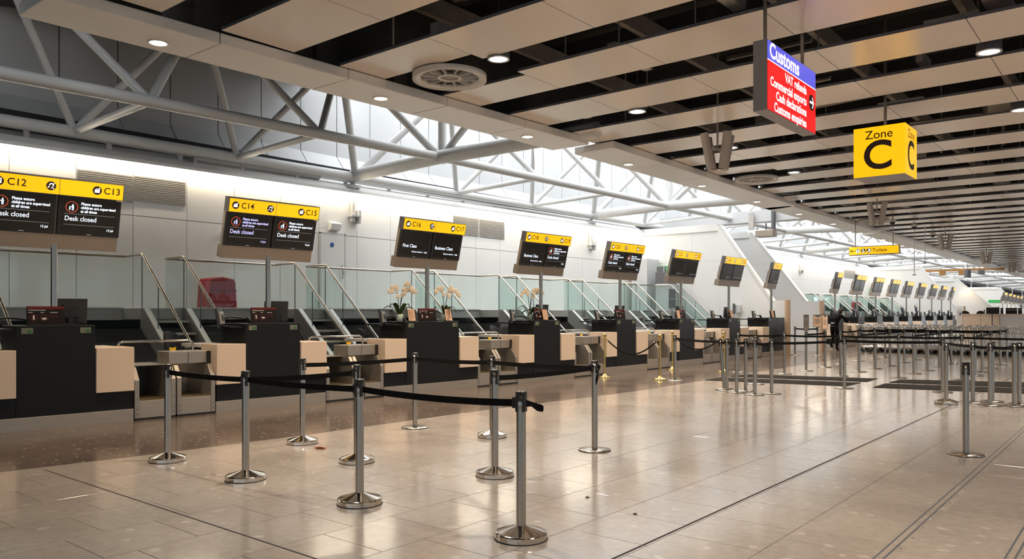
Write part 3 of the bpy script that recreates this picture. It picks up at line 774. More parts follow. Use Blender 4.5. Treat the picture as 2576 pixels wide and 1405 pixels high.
def make_sign(nl, nr, left, right, single=False, detail=True):
    t = thing('desk_sign', 'x', 'sign')
    w_ = .79 if not single else .4
    MB().cyl((-.03, 0, 1.3), (-.03, 0, 2.42), .042, n=18).build('pole', M['steel'], t)
    MB().box(-.12, .06, -.12, .12, 1.3, 1.325).build('pole_foot', M['signcase'], t)
    def p(mb, nm, m, par=t, bv=0): return mb.xf(SIGN_T).build(nm, m, par, bv)
    p(MB().box(-.15, .0, -w_-.01, w_-.02, 0, .2), 'base_box', M['signcase'], t, .004)
    p(MB().box(-.1, -.03, -w_-.0, w_-.03, .18, .75), 'back_case', M['signcase'], t, .004)
    p(MB().box(-.17, -.1, -w_+.12, w_-.2, .24, .62), 'rear_display', M['dgrey'], t, .006)
    p(MB().box(-.09, .045, -w_, w_, .715, .94), 'yellow_case', M['dgrey'], t)
    y_ = p(MB().box(.044, .05, -w_+.012, w_-.012, .727, .928), 'yellow_face', M['yellow'])
    p(MB().box(.045, .0515, w_-.09, w_-.012, .708, .715), 'white_corner', M['shelf'], y_)
    zc = .8275
    if not single: p(MB().box(.0495, .051, -.003, .003, .727, .928), 'joint', M['dgrey'], y_)
    ink = MB(); wh = MB(); r = .058
    cases = [(-w_+.11, nl, -w_+.2), (w_-.34, nr, w_-.26)] if not single else [(-w_+.13, nl, -w_+.22)]
    for cy, txt, ty in cases:
        flat(ink, [disc(cy, zc, r)], .051); pict_case(wh, cy, zc, r)
        if txt: put_text(ink, txt, .125, ty, zc, .0512, .0016)
    ey = -.1 if not single else w_-.09
    flat(ink, [disc(ey, zc, r)], .051); pict_ear(wh, ey, zc, r)
    p(ink, 'black_print', M['ink'], y_); p(wh, 'white_pictogram', M['white_ink'], y_)
    for half, content in ((-1, left), (1, right)):
        if single and half == 1: continue
        y0, y1 = (-w_, -.008) if half < 0 else (.008, w_+.0)
        if single: y0, y1 = -w_, w_
        s = p(MB().box(-.03, .012, y0, y1-.01, .2, .712), 'screen', M['blk'], t, .006)
        f = p(MB().box(.012, .0135, y0+.05, y1-.06, .245, .675), 'screen_face', M['scr'], s)
        p(MB().box(.012, .0145, (y0+y1)/2-.03, (y0+y1)/2+.03, .213, .22), 'badge', M['scrdim'], s)
        a, b = y0+.06, y1-.07; X = .015
        if content in ('closed', 'closed2'):
            tx = MB(); rg = MB(); ft = M['scrtxt'] if content == 'closed' else M['scrtxt2']
            flat(rg, ringp(a+.1, .575, .068, .0745, 28), X)
            pict_family(tx, a+.1, .575, .062, X)
            for k, s_ in enumerate(('Please ensure', 'children are supervised', 'at all times')): put_text(tx, s_, .05, a+.21, .625-.05*k, X, .0016, sx=.92)
            put_text(tx, 'Desk closed', .088, a+.02, .42, X, .0008, sx=.9)
            put_text(tx, '13 Jul', .04, b-.02, .29, X, .001, 'RIGHT')
            ln = MB(); flat(ln, [rect(a+.01, b-.01, .482, .4855), rect(a+.01, b-.01, .338, .3415)], X)
            p(tx, 'message_text', ft, s); p(rg, 'ring_symbol', M['scrred'], s); p(ln, 'divider_line', M['scrdim'], s)
        elif content in ('First Class', 'Business Class'):
            tx = MB(); put_text(tx, content, .088, a+.02, .42, X, .001, sx=.92)
            put_text(tx, 'Check-in closes at', .036, b-.13, .315, X, .001, 'RIGHT'); put_text(tx, '14:20', .036, b-.02, .31, X, .001, 'RIGHT')
            p(tx, 'message_text', M['scrtxt'], s)
            ln = MB(); flat(ln, [rect(a+.01, b-.01, .482, .484), rect(a+.01, b-.01, .345, .347)], X); p(ln, 'divider_line', M['dgrey'], s)
        elif content == 'small':
            tx = MB(); put_text(tx, 'Check-in closes at', .032, b-.13, .29, X, .001, 'RIGHT'); put_text(tx, '14:20', .032, b-.02, .29, X, .001, 'RIGHT')
            p(tx, 'message_text', M['scrdim'], s)
        elif content == 'line':
            tx = MB(); flat(tx, [rect(a+.03, b-.06, .29, .3)], X); p(tx, 'message_line', M['scrdim'], s)
    return t
def turn(x, y): return math.atan2(-y, -x)+math.radians(80-90)
def make_monitor(label, side):
    t = thing('monitor', label, 'monitor')
    if side:      # on an arm, screen facing away to the left
        m = Matrix.Rotation(side, 4, 'Z')@Matrix.Rotation(math.radians(8), 4, 'X')
        MB().box(-.22, .22, -.012, .022, -.16, .16).xf(m).build('display', M['mon'], t, .006)
        MB().box(-.15, .15, .02, .05, -.1, .1).xf(m).build('back_shell', M['louvre'], t, .01)
        MB().box(-.05, .05, .05, .06, -.05, .05).xf(m).build('mount_plate', M['blk'], t)
        MB().tube([(0, .05, 0), (0, .2, .02), (0, .38, .0), (.05, .42, -.02)], .014, 8).build('arm', M['blk'], t)
        MB().tube([(.05, .42, .01), (.1, .56, -.16)], .035, 8).build('arm_link', M['blk'], t)
    else:
        m = Matrix.Rotation(math.radians(6), 4, 'Y')
        MB().box(-.015, .02, -.21, .21, .02, .36).xf(m).build('display', M['mon'], t, .006)
        MB().box(.018, .05, -.1, .1, .1, .28).xf(m).build('back_shell', M['blk'], t, .01)
        MB().box(-.02, .06, -.03, .03, -.0, .14).build('stand', M['blk'], t)
        MB().box(-.1, .1, -.11, .11, 0, .012).build('stand_base', M['blk'], t, .004)
        MB().cyl((.05, .0, .2), (.1, -.3, .17), .01).build('arm', M['blk'], t)
    return t
def make_info():
    t = thing('info_stand', 'x', 'notice')
    m = Matrix.Rotation(math.radians(-9), 4, 'Y')
    MB().box(-.02, .01, -.215, .215, .0, .25).xf(m).build('panel', M['infop'], t, .004)
    MB().box(.01, .013, -.215, .215, .215, .25).xf(m).build('red_header', M['redp'], t)
    pr = MB()
    for k, y in enumerate((-.14, -.02)): flat(pr, ringp(y, .1, .04, .047, 18), .0135)
    pr.xf(m).build('red_ring', M['redp'], t)
    pr = MB(); flat(pr, [rect(-.15, -.13, .075, .13), rect(-.045, .005, .075, .1), rect(-.2, .0, .195, .203), rect(-.2, -.15, .165, .172), rect(-.06, -.02, .165, .172), rect(.05, .14, .165, .172)], .0137)
    pr.xf(m).build('white_print', M['shelf'], t)
    pr = MB(); flat(pr, [rect(.05+.035*i, .065+.035*i, .1+.025*j, .112+.025*j) for i in range(3) for j in range(2)], .0137)
    pr.xf(m).build('item_symbols', M['redp'], t)
    MB().box(-.05, .05, -.2, .2, 0, .012).build('foot', M['blk'], t)
    return t
def make_card():
    t = thing('card_notice', 'x', 'notice')
    m = Matrix.Rotation(math.radians(-12), 4, 'Y')
    MB().box(-.004, .004, -.08, .08, 0, .24).xf(m).build('card', M['paper'], t)
    pr = MB(); rr = random.Random(5)
    for k in range(6):
        n = 4 if k != 5 else 2
        flat(pr, [rect(-.06+.03*i, -.04+.03*i+rr.uniform(-.004, .006), .21-.034*k-.012, .21-.034*k) for i in range(n)], .0045)
    pr.xf(m).build('print', M['redp'], t)
    MB().box(-.05, .03, -.085, .085, 0, .015).build('foot', M['blk'], t)
    return t
def make_orchid(seed, label):
    rr = random.Random(seed); t = thing('potted_orchid', label, 'plant')
    MB().lathe([(.045, 0), (.06, .02), (.07, .14), (.062, .14), (.055, .12)], 18).build('pot', M['pot'], t)
    for k in range(6):
        a = 2*PI*k/6+rr.uniform(-.3, .3); L_ = rr.uniform(.22, .32); up = rr.uniform(.04, .24); W_ = .06
        mb = MB(); vs = []; n = 7
        for i in range(n):
            s = i/(n-1); r = .02+L_*s; z = .13+up*math.sin(s*PI*.75)-.05*s*s; ww = W_*math.sin(PI*min(1, .12+s*.92))
            c, d = math.cos(a), math.sin(a)
            vs += [(c*r-d*ww, d*r+c*ww, z+.012), (c*r, d*r, z-.004), (c*r+d*ww, d*r-c*ww, z+.012)]
        mb.add(vs, [(3*i+j, 3*i+j+1, 3*i+j+4, 3*i+j+3) for i in range(n-1) for j in range(2)], True)
        mb.build('leaf', M['leaf'], t)
    for k in range(3):
        a = rr.uniform(-.5, .5)+(PI/2 if k != 1 else -PI/2); hx, hy = .05*math.cos(a), .17*math.sin(a)*rr.uniform(.7, 1.2); h = rr.uniform(.5, .62)
        pts = [(0, 0, .1), (hx*.2, hy*.15, .1+h*.4), (hx*.5, hy*.45, .1+h*.8), (hx*1.0, hy*.9, .1+h), (hx*1.4, hy*1.5, .1+h*.98), (hx*1.7, hy*2.1, .1+h*.86)]
        sp = MB().tube(pts, .006, 6).build('flower_spike', M['stem'], t)
        for f in range(6):
            q = f/5*3.0; i = min(int(q)+2, 4); fr = q+2-i; p0, p1 = Vector(pts[i]), Vector(pts[i+1]); c = p0.lerp(p1, min(1, fr))+Vector((.02, rr.uniform(-.035, .035), rr.uniform(-.06, .03)))
            mb = MB(); rot = rr.uniform(0, 6)
            for e in range(5):
                b_a = rot+e*2*PI/5; R = .046
                mb.ell((c.x+.01, c.y+R*.55*math.cos(b_a), c.z+R*.55*math.sin(b_a)), .007, R*(.45+.25*abs(math.cos(b_a))), R*(.45+.25*abs(math.sin(b_a))), 6, 4)
            mb.build('flower', M['petal'], sp)
    return t
def make_chair():
    t = thing('office_chair', 'x', 'chair')
    MB().ell((0, 0, .5), .25, .25, .055, 14, 6).build('seat', M['chair'], t)
    vs = []; n, mm = 9, 7; mb = MB()
    for i in range(n):
        s = i/(n-1); z = .58+.5*s; wd = .24*(1-.35*max(0, s-.55)**2*5) if s > .55 else .21+.03*s/.55; x = -.22-.05*math.sin(s*PI)*-1-.06*s
        for j in range(mm):
            q = -1+2*j/(mm-1); vs.append((x+.06*q*q, wd*q, z-.05*q*q*s))
    fr = [(i*mm+j, i*mm+j+1, (i+1)*mm+j+1, (i+1)*mm+j) for i in range(n-1) for j in range(mm-1)]
    o_ = len(vs); vs2 = vs+[(x-.045, y, z) for x, y, z in vs]
    bk = [tuple(k+o_ for k in f[::-1]) for f in fr]
    edge_ = [i for i in range(mm)]+[i*mm+mm-1 for i in range(1, n)]+[(n-1)*mm+j for j in range(mm-2, -1, -1)]+[i*mm for i in range(n-2, 0, -1)]
    sd = [(edge_[i], edge_[(i+1) % len(edge_)], edge_[(i+1) % len(edge_)]+o_, edge_[i]+o_) for i in range(len(edge_))]
    mb.add(vs2, fr+bk+sd, True).build('backrest', M['chair'], t)
    MB().tube([(-.05, 0, .44), (-.25, 0, .45), (-.3, 0, .7)], .02).build('back_support', M['blk'], t)
    MB().cyl((0, 0, .08), (0, 0, .46), .03).build('gas_column', M['blk'], t)
    for k in range(5):
        a = 2*PI*k/5; l = MB().tube([(0, 0, .1), (.28*math.cos(a), .28*math.sin(a), .07)], [.03, .018]).build('leg', M['blk'], t)
        MB().cyl((.28*math.cos(a), .28*math.sin(a)-.02, .03), (.28*math.cos(a), .28*math.sin(a)+.02, .03), .03).build('castor', M['blk'], l)
    return t
def make_scale(w_, box):
    t = thing('baggage_scale', 'x', 'scale')      # origin at the left front corner
    prof = [(0, .03), (0, .56), (-.13, .74), (-.95, .74), (-.95, .03)]
    for a in (.0, w_-.075):
        MB().prism(prof, a+.006, a+.069, 'y').build('side_wall', M['steel2'], t, .003)
        MB().box(.0, .003, a+.02, a+.06, .3, .304).build('seam', M['dgrey'], t)
        for z in (.09, .16): MB().cyl((.0, a+.037, z), (.004, a+.037, z), .009, n=8).build('bolt', M['dgrey'], t)
    MB().box(-.03, -.005, .07, w_-.07, .03, .27).build('front_lip', M['kick'], t, .003)
    MB().box(-.95, -.03, .07, w_-.07, .2, .275).build('belt', M['belt'], t)
    MB().box(-.93, .0, .01, w_-.01, 0, .03).build('plinth', M['blk'], t)
    if box:
        MB().box(-.9, -.85, .07, w_-.07, .27, .74).build('rear_panel', M['steel2'], t)
        MB().box(-.62, -.18, -.04, w_-.005, .755, .935).build('display_box', M['steel2'], t, .006)
        MB().box(-.178, -.175, .24, .25, .76, .93).build('seam', M['dgrey'], t)
        MB().box(-.6, -.17, w_-.06, w_, .75, .93).build('end_cap', M['blk'], t)
    else:
        MB().box(-1.2, -.95, .02, w_-.02, .1, .74).build('rear_panel', M['dgrey'], t)
        MB().box(-.9, -.5, .08, .1, .3, .66).build('inner_panel', M['dgrey'], t)
        MB().box(-.95, -.3, .0, w_, .742, .75).build('top_sheet', M['steel2'], t)
    return t
def make_hoop(w_):
    t = thing('guard_rail', 'x', 'rail')
    z = 1.09; x = -.4
    pts = [(x, -.08, 1.03), (x, -.08, z-.07), (x, -.06, z-.02), (x, -.01, z), (x, w_*.85-.07, z), (x, w_*.85-.02, z-.02), (x, w_*.85, z-.07), (x, w_*.85, .935)]
    MB().tube(pts, .017, 8).build('bent_tube', M['chrome'], t)
    for p in (pts[0], pts[-1]): MB().cyl((p[0], p[1], p[2]-.004), (p[0], p[1], p[2]+.008), .03).build('flange', M['chrome'], t)
    return t

names = ['C12', 'C14', 'C16', 'C18', 'C20', 'C22', 'C24', 'C26']
pxd = [(-90, 40, 240, 337), (543, 617, 755, 820), (966, 1021, 1155, 1202), (1303, 1342, 1409.5, 1445), (1524, 1550, 1600, 1628), (1684.5, 1708, 1747, 1770), (1811, 1833, 1862, 1881), (1917, 1933, 1973.5, 1973.5)]
content = [('closed', 'closed'), ('closed2', 'closed'), ('First Class', 'Business Class'), ('Business Class', 'closed'), ('closed', 'closed'), ('small', 'small'), ('small', 'line'), ('small', '')]
desks = []
for n, (nm, q) in enumerate(zip(names, pxd)):
    ya, yb, yc, yd = [yat(u) for u in q]
    c = (yb+yc)/2; ht = (yc-yb)/2
    lp, rp = max(.42, min(.6, yb-ya)), max(0, min(.55, yd-yc))
    if n == 0: lp = .5
    d = make_desk(ht, lp, rp if n != 7 else 0)
    nx = xline(c+1)-xline(c-1)
    rz = -math.atan(nx/2)
    d.location = (xline(c), c, 0); d.rotation_euler = (0, 0, rz)
    nr = 'C%d' % (int(nm[1:])+1)
    d['label'] = 'tall charcoal check-in desk with beige low fronts under the sign %s %s' % (nm, nr) if n < 7 else 'charcoal check-in desk at the end of the row under the single sign C26'
    d['group'] = 'charcoal desks of the nearer row'
    desks.append((c, ht, lp, rp, rz, d))
    s = make_sign(nm, nr, content[n][0], content[n][1], n == 7)
    Mx = Matrix.Translation(d.location)@Matrix.Rotation(rz, 4, 'Z')
    def at(x, y, z=0): return Mx@Vector((x, y, z))
    s.location = at(-.17, .02); s.rotation_euler = (0, 0, rz)
    what = ['two screens reading Desk closed'] * 8
    s['label'] = {0: 'yellow-topped sign C12 C13 with two Desk closed screens on a pole, cut by left edge', 1: 'yellow-topped sign C14 C15 with two Desk closed screens on a pole',
                  2: 'yellow-topped sign C16 C17 with screens First Class and Business Class', 3: 'yellow-topped sign C18 C19 with screens Business Class and Desk closed',
                  4: 'yellow-topped sign C20 C21 with two Desk closed screens', 5: 'yellow-topped sign C22 C23 with nearly blank dark screens',
                  6: 'yellow-topped sign C24 C25 with dark screens', 7: 'narrow yellow-topped single sign C26 on the last pole of the row'}[n]
    s['group'] = 'signs of the nearer row of desks'
    i_ = make_info(); i_.location = at(-.1, -.1 if ht < .6 else -.05, 1.34); i_.rotation_euler = (0, 0, rz)
    i_['label'] = 'dark information stand with red header on the %s desk' % nm; i_['group'] = 'information stands on the desks'
    m_ = make_monitor('black monitor seen from its side on an arm, left of the %s desk' % nm, turn(*at(-.45, -ht-.2).xy)-rz); m_.location = at(-.45, -ht-.2, 1.42); m_.rotation_euler = (0, 0, rz); m_['group'] = 'monitors on arms'
    if n not in (2, 7):
        m_ = make_monitor('black monitor seen from the back on the %s desk' % nm, 0); m_.location = at(-.4, .26 if ht < .6 else .0, 1.34); m_.rotation_euler = (0, 0, rz); m_['group'] = 'monitors on the desks'
    cards = {2: (-.47, .47), 3: (.02,), 5: (-.36,), 6: (-.05,), 7: (-.17,)}.get(n, ())
    for k, cy in enumerate(cards):
        cdn = make_card(); cdn.location = at(-.06 if n == 2 else -.05, cy, 1.34); cdn.rotation_euler = (0, 0, rz); cdn['group'] = 'beige card notices on the desks'
        cdn['label'] = 'beige printed card leaning on the %s desk' % nm+(', the %s of its two' % ('left', 'right')[k] if n == 2 else '')
    for k, (cy, sd) in enumerate({2: ((-.62, 11), (.52, 12)), 3: ((-.3, 13),)}.get(n, ())):
        oc = make_orchid(sd, {11: 'white flowering orchid in a pale pot at the left end of the C16 desk', 12: 'white flowering orchid at the right end of the C16 desk', 13: 'white flowering orchid with broad leaves on the C18 desk'}[sd])
        oc.location = at(-.25, cy, 1.34); oc['group'] = 'orchids on the desks'
# scales, guard rails, chairs in the gaps
def gap(a, b, x, rz, lab, grp, tagp=True):
    w_ = (b-a)/2
    L_, R_ = make_scale(w_-.01, False), make_scale(w_-.01, True)
    L_.location = (x[0], a+.005, 0); R_.location = (x[1], a+w_+.005, 0)
    for o in (L_, R_): o.rotation_euler = (0, 0, rz); o['group'] = grp
    L_['label'] = 'open steel baggage scale, left bay %s' % lab; R_['label'] = 'steel baggage scale with display box, right bay %s' % lab
    h = make_hoop(b-a); h.location = (x[0], a, 0); h.rotation_euler = (0, 0, rz); h['label'] = 'bent chrome guard rail over the scales %s' % lab; h['group'] = 'chrome guard rails'
    if tagp:
        y = thing('yellow_tag', 'small yellow tag roll on the scale box %s' % lab, 'tag', (x[1]-.35, a+w_+.12, .935), rz, 'yellow tags on the scales')
        MB().box(-.03, .03, -.045, .045, 0, .012).build('holder', M['kiosk'], y)
        MB().prism([(-.04, .01), (.04, .01), (.05, .06), (.015, .05), (-.015, .05), (-.05, .06)], -.01, .01, 'x').build('tag_strip', M['ytag'], y)
for k, (A, B) in enumerate(zip(desks, desks[1:])):
    a = A[0]+A[1]+A[3]; b = B[0]-B[1]-B[2]
    gap(a, b, (xline(a), xline((a+b)/2)), (A[4]+B[4])/2, 'between desks %s and %s' % (names[k], names[k+1]), 'baggage scales of the nearer row', k < 6)
chairs = [(425, 6.35-.0, -12.3, .5), (905, None, -11.9, 1.2), (1240, None, -12.0, .2), (1270, None, -12.2, -.2), (1476, None, -12.0, .3), (1640, None, -12.1, .2), (1665, None, -12.3, 0), (1800, None, -12, 2)]
c0 = None
lbs = ['between desks C12 and C14', 'between desks C14 and C16', 'left of two between desks C16 and C18', 'right of two between desks C16 and C18', 'between desks C18 and C20',
       'left of two between desks C20 and C22', 'right of two between desks C20 and C22', 'between desks C22 and C24']
for (u, _, x, rz), lb in zip(chairs, lbs):
    p = on(u, x=x); loc = (x+.27*math.cos(rz), p.y+.27*math.sin(rz), 0)
    l = 'black office chair behind the scales, '+lb
    if c0 is None: c0 = make_chair(); c0.location = loc; c0.scale = (1, 1, 1.12); c0.rotation_euler = (0, 0, rz); c0['label'] = l; c0['group'] = 'black office chairs'
    else: dup(c0, loc, rz, l)

# distant row of desks (zone D) and of signs beyond (zone E)
dd = make_desk(.5, .5, .5); dd['group'] = 'charcoal desks of the distant row'
ds = make_sign('', '', '', '', False); d1 = make_sign('', '', '', '', True)
dm = make_monitor('x', turn(-11, 45)); di = make_info(); dk = make_monitor('x', 0)
pd = [2100.4, 2155.5, 2202.8, 2244.4, 2280, 2313.6, 2343.7, 2368.7, 2391.4]
firsts = set()
def inst(o, loc, rz, label, group):
    if o.name in firsts: return dup(o, loc, rz, label, group)
    firsts.add(o.name); o.location = loc; o.rotation_euler = (0, 0, rz); o['label'] = label; o['group'] = group; return o
dys = []
for k, u in enumerate(pd):
    p = on(u, x=-10.75); x, y = -10.55, p.y; dys.append(y)
    inst(dd, (x, y, 0), 0, 'charcoal check-in desk in the distant row, %s from its left end' % ORD[k], 'charcoal desks of the distant row')
    inst(ds if 0 < k < 8 else d1, (x-.17, y, 0), 0, 'yellow-topped dark sign over the distant row, %s from its left end' % ORD[k], 'signs of the distant row')
    inst(dm, (x-.45, y-.7, 1.42), 0, 'black monitor on an arm at the distant row, %s desk from its left end' % ORD[k], 'monitors of the distant row')
    inst(di, (x-.1, y-.1, 1.34), 0, 'dark information stand on the %s distant desk' % ORD[k], 'information stands of the distant row')
    inst(dk, (x-.4, y+.2, 1.34), 0, 'black monitor on the %s distant desk' % ORD[k], 'desk monitors of the distant row')
for k, (a, b) in enumerate(zip(dys, dys[1:])):
    if k < 2: gap(a+1.02, b-1.02, (-10.55, -10.55), 0, 'in the distant row, %s gap' % ORD[k], 'baggage scales of the distant row', False)
for k, u in enumerate((2523.6, 2535, 2545, 2555, 2564, 2573)):
    y = 78+5*k
    x = on(u, y=y).x
    inst(ds, (x, y, 0), 0, 'tiny yellow-topped sign of the farthest zone, %s from the left' % ORD[k], 'signs of the farthest zone')
    t = thing('check_in_desk', 'farthest charcoal desk under the %s tiny yellow sign' % ORD[k], 'desk', (x+.17, y, 0), 0, 'desks of the farthest zone')
    MB().box(-.75, 0, -.6, .6, .17, 1.34).build('tall_front', M['desk'], t); MB().box(-.75, .01, -.9, .9, 0, .17).build('kick_plate', M['kick'], t)

# things on the back wall and the landing
dr = struct(MB().box(XW, XW+.035, on(804, x=XW).y, on(866, x=XW).y, ZL, 3.52), 'door_1', M['wall'])
MB().cyl((XW+.03, on(833, x=XW).y, 3.25), (XW+.045, on(833, x=XW).y, 3.25), .06, n=16).build('blue_disc', M['blued'], dr)
hy = on(857, x=XW).y
MB().tube([(XW+.03, hy, 2.72), (XW+.09, hy, 2.72), (XW+.09, hy, 2.4), (XW+.03, hy, 2.4)], .015).build('pull_handle', M['steel'], dr)
for e in (804, 866):
    y = on(e, x=XW).y; MB().box(XW+.0, XW+.04, y-.02, y+.02, ZL, 3.55).build('frame', M['kiosk'], dr)
y0, y1 = on(804, x=XW).y, on(866, x=XW).y
MB().box(XW+.0, XW+.04, y0-.02, y1+.02, 3.52, 3.56).build('frame', M['kiosk'], dr)
p = on(838, 569, x=XW)
r = thing('emergency_light', 'small white wall light box above the door behind the C14 sign', 'wall light', p)
MB().prism([(0, -.12), (.12, -.08), (.16, .06), (.0, .12)], -.16, .16, 'y').build('housing', M['wall'], r, .01)
MB().prism([(.01, -.125), (.12, -.085), (.12, -.08), (.01, -.12)], -.13, .13, 'y').build('diffuser', M['shelf'], r)
p = on(559, 585, x=XW)
r = thing('wall_camera', 'small white camera on the wall left of the C14 sign', 'camera', p)
MB().cyl((0, 0, .0), (.12, 0, 0), .02).build('bracket', M['kiosk'], r); MB().cyl((.1, .06, -.02), (.14, -.1, -.05), .05).build('camera_body', M['kiosk'], r)
for n, (ua, ub, va, vb, lab) in enumerate(((194, 333, 424, 500, 'grey louvred vent on the wall, left of the two near the C13 sign'), (337, 466, 440, 500, 'grey louvred vent on the wall, right of the two near the C13 sign'),
                                       (1140, 1203, 541, 577, 'grey louvred vent behind the C17 sign, left of two'), (1206, 1268, 550, 587, 'grey louvred vent right of the C17 sign'),
                                       (2124, 2150, 677, 693, 'pale vent on the distant wall above the first distant sign'))):
    X = XW+.005; a, b = on(ua, x=X), on(ub, x=X); z1 = on(ua, va, x=X).z; z0 = z1-.56
    if n in (1,): z1 = on(337, 441, x=X).z; z0 = z1-.52
    r = thing('wall_vent', lab, 'vent', (X, (a.y+b.y)/2, z0), 0, 'louvred wall vents'); W_ = (b.y-a.y)/2; h = z1-z0
    MB().box(0, .012, -W_, W_, 0, h).build('back_plate', M['louvre'], r)
    ns = 14 if n < 4 else 6
    sl_ = MB()
    for k in range(ns): sl_.box(.012, .022, -W_, W_, h*(k+.2)/ns, h*(k+.75)/ns)
    sl_.build('louvre', M['louvre'], r)['kind'] = 'stuff'
p = on(546, x=-15.6)
r = thing('red_cabinet', 'domed red plastic cabinet on the landing behind glass near desk C14', 'cabinet', (-15.6, p.y, ZL), .0)
prof = [(-.34, 0), (.34, 0), (.3, .58), (.27, .65), (.0, .69), (-.27, .65), (-.3, .58)]
MB().prism(prof, -.25, .25, 'x').build('shell', M['red_plastic'], r, .03)
MB().box(.25, .262, -.32, .32, .38, .4).build('lid_seam', M['redp'], r)
r2 = dup(r, (-15.6, on(2154, x=-15.6).y, ZL), 0, 'red plastic cabinet behind glass in the distant zone')
# self service units on the landing, exit sign, wall phone
p = on(1650, x=-15.7)
r = thing('service_kiosk', 'tall pale grey cabinet on the landing behind the C20 sign', 'cabinet', (-15.7, on(1632, x=-15.7).y, ZL))
MB().box(-.35, .35, -.75, .2, 0, 2.05).build('carcass', M['kiosk'], r, .01)
MB().box(.35, .36, -.1, .1, 1.0, 1.08).build('number_plate', M['dgrey'], r)
r = thing('copier', 'grey machine with slanted panel on the landing beside the tall grey cabinet', 'machine', (-14.75, 27.4, ZL))
MB().box(-.28, .28, -.34, .34, 0, 1.05).build('body', M['kiosk'], r, .01)
MB().box(.3, .31, -.3, .2, .12, .85).build('opening', M['dgrey'], r)
MB().box(.305, .33, -.3, .2, .45, .47).build('shelf', M['kiosk'], r)
MB().prism([(-.3, 1.05), (.3, 1.05), (.1, 1.5), (-.3, 1.5)], -.34, .34, 'y').build('slanted_panel', M['dgrey'], r, .01)
for k in range(3): MB().box(-.28, -.05, -.25+.12*k, -.17+.12*k, 1.5, 1.72).build('folder', M['dgrey'] if k != 1 else M['kiosk'], r)
p = on(1674, 677, y=27.94)
r = thing('exit_sign', 'green sign with white letters high behind the C22 sign', 'sign', p)
MB().box(-.26, .26, 0, .03, -.13, .13).build('panel', M['green'], r)
tx = MB(); put_text(tx, 'EXIT', .14, .0, .03, -.002, .002, face=FACE_NY); tx.build('letters', M['shelf'], r)
p = on(2188, 735, y=61.4)
r = thing('exit_sign', 'tiny green sign on the wall of the distant zone', 'sign', p); MB().box(-.3, .3, 0, .04, -.16, .16).build('panel', M['green'], r)
p = on(2520, 757, y=94.95)
r = thing('exit_sign', 'faint green sign on the farthest white end wall', 'sign', p); MB().box(-1.2, 1.2, 0, .05, -.14, .14).build('panel', M['green'], r)
p = on(1857, 776, y=27.95)
r = thing('wall_phone', 'dark wall telephone on the white end wall behind the C24 desk', 'telephone', p)
MB().box(-.12, .12, -.1, 0, -.16, .16).build('body', M['kiosk'], r, .02); MB().box(-.16, -.06, -.18, -.09, -.2, .2).build('handset', M['dgrey'], r, .03)
MB().tube([(-.1, -.1, -.2), (-.16, -.12, -.42), (-.3, -.1, -.55)], .012).build('cord', M['dgrey'], r)

# ================================================================== HANGING SIGNS
# customs box
XC = -3.45
yn, yf = on(1930, x=XC).y, on(2051.5, x=XC).y
zt, zb_ = on(1931, 97, x=XC).z, on(1934, 277, x=XC).z
r = thing('hanging_sign', 'hanging lightbox with blue top and red field reading Customs', 'sign', (XC, (yn+yf)/2, 0))
W_ = (yf-yn)/2
MB().box(-.17, -.002, -W_, W_, zb_, zt).build('case', M['signgrey'], r, .006)
zs = zb_+(zt-zb_)*.715
f1 = MB().box(-.002, .004, -W_+.012, W_-.012, zb_+.012, zs).build('red_face', M['red'], r)
f2 = MB().box(-.002, .004, -W_+.012, W_-.012, zs, zt-.012).build('blue_face', M['blue'], r)
tx = MB(); put_text(tx, 'Customs', .25, -W_+.06, (zs+zt)/2, .0055, .006, sx=1.08); tx.build('lettering', M['cust'], f2)
tx = MB()
for k, s_ in enumerate(('VAT refunds', 'Commercial exports', 'Cash declarations', 'Customs enquiries')):
    put_text(tx, s_, .148, W_-.36, zs-.095-.14*k, .0055, .0036, 'RIGHT', sx=.98)
tx.build('lettering', M['cust'], f1)
ar = MB(); flat(ar, [disc(W_-.17, zs-.2, .105, 28)], .0052); ar.build('arrow_disc', M['ink'], f1)
ar = MB(); flat(ar, [rect(W_-.24, W_-.1, zs-.215, zs-.185), [(W_-.16, zs-.13), (W_-.13, zs-.13), (W_-.08, zs-.2), (W_-.11, zs-.2)], [(W_-.16, zs-.27), (W_-.13, zs-.27), (W_-.08, zs-.2), (W_-.11, zs-.2)]], .0058); ar.build('arrow', M['cust'], f1)
MB().box(-.002, .005, -W_+.012, W_-.012, zs-.006, zs+.006).build('white_line', M['cust'], f1)
for yy in (on(1925, x=XC-.085).y, on(2018, x=XC-.085).y):
    MB().cyl((-.085, yy-r.location.y, zt), (-.085, yy-r.location.y, 6.9), .022).build('hanging_pole', M['signcase'], r)
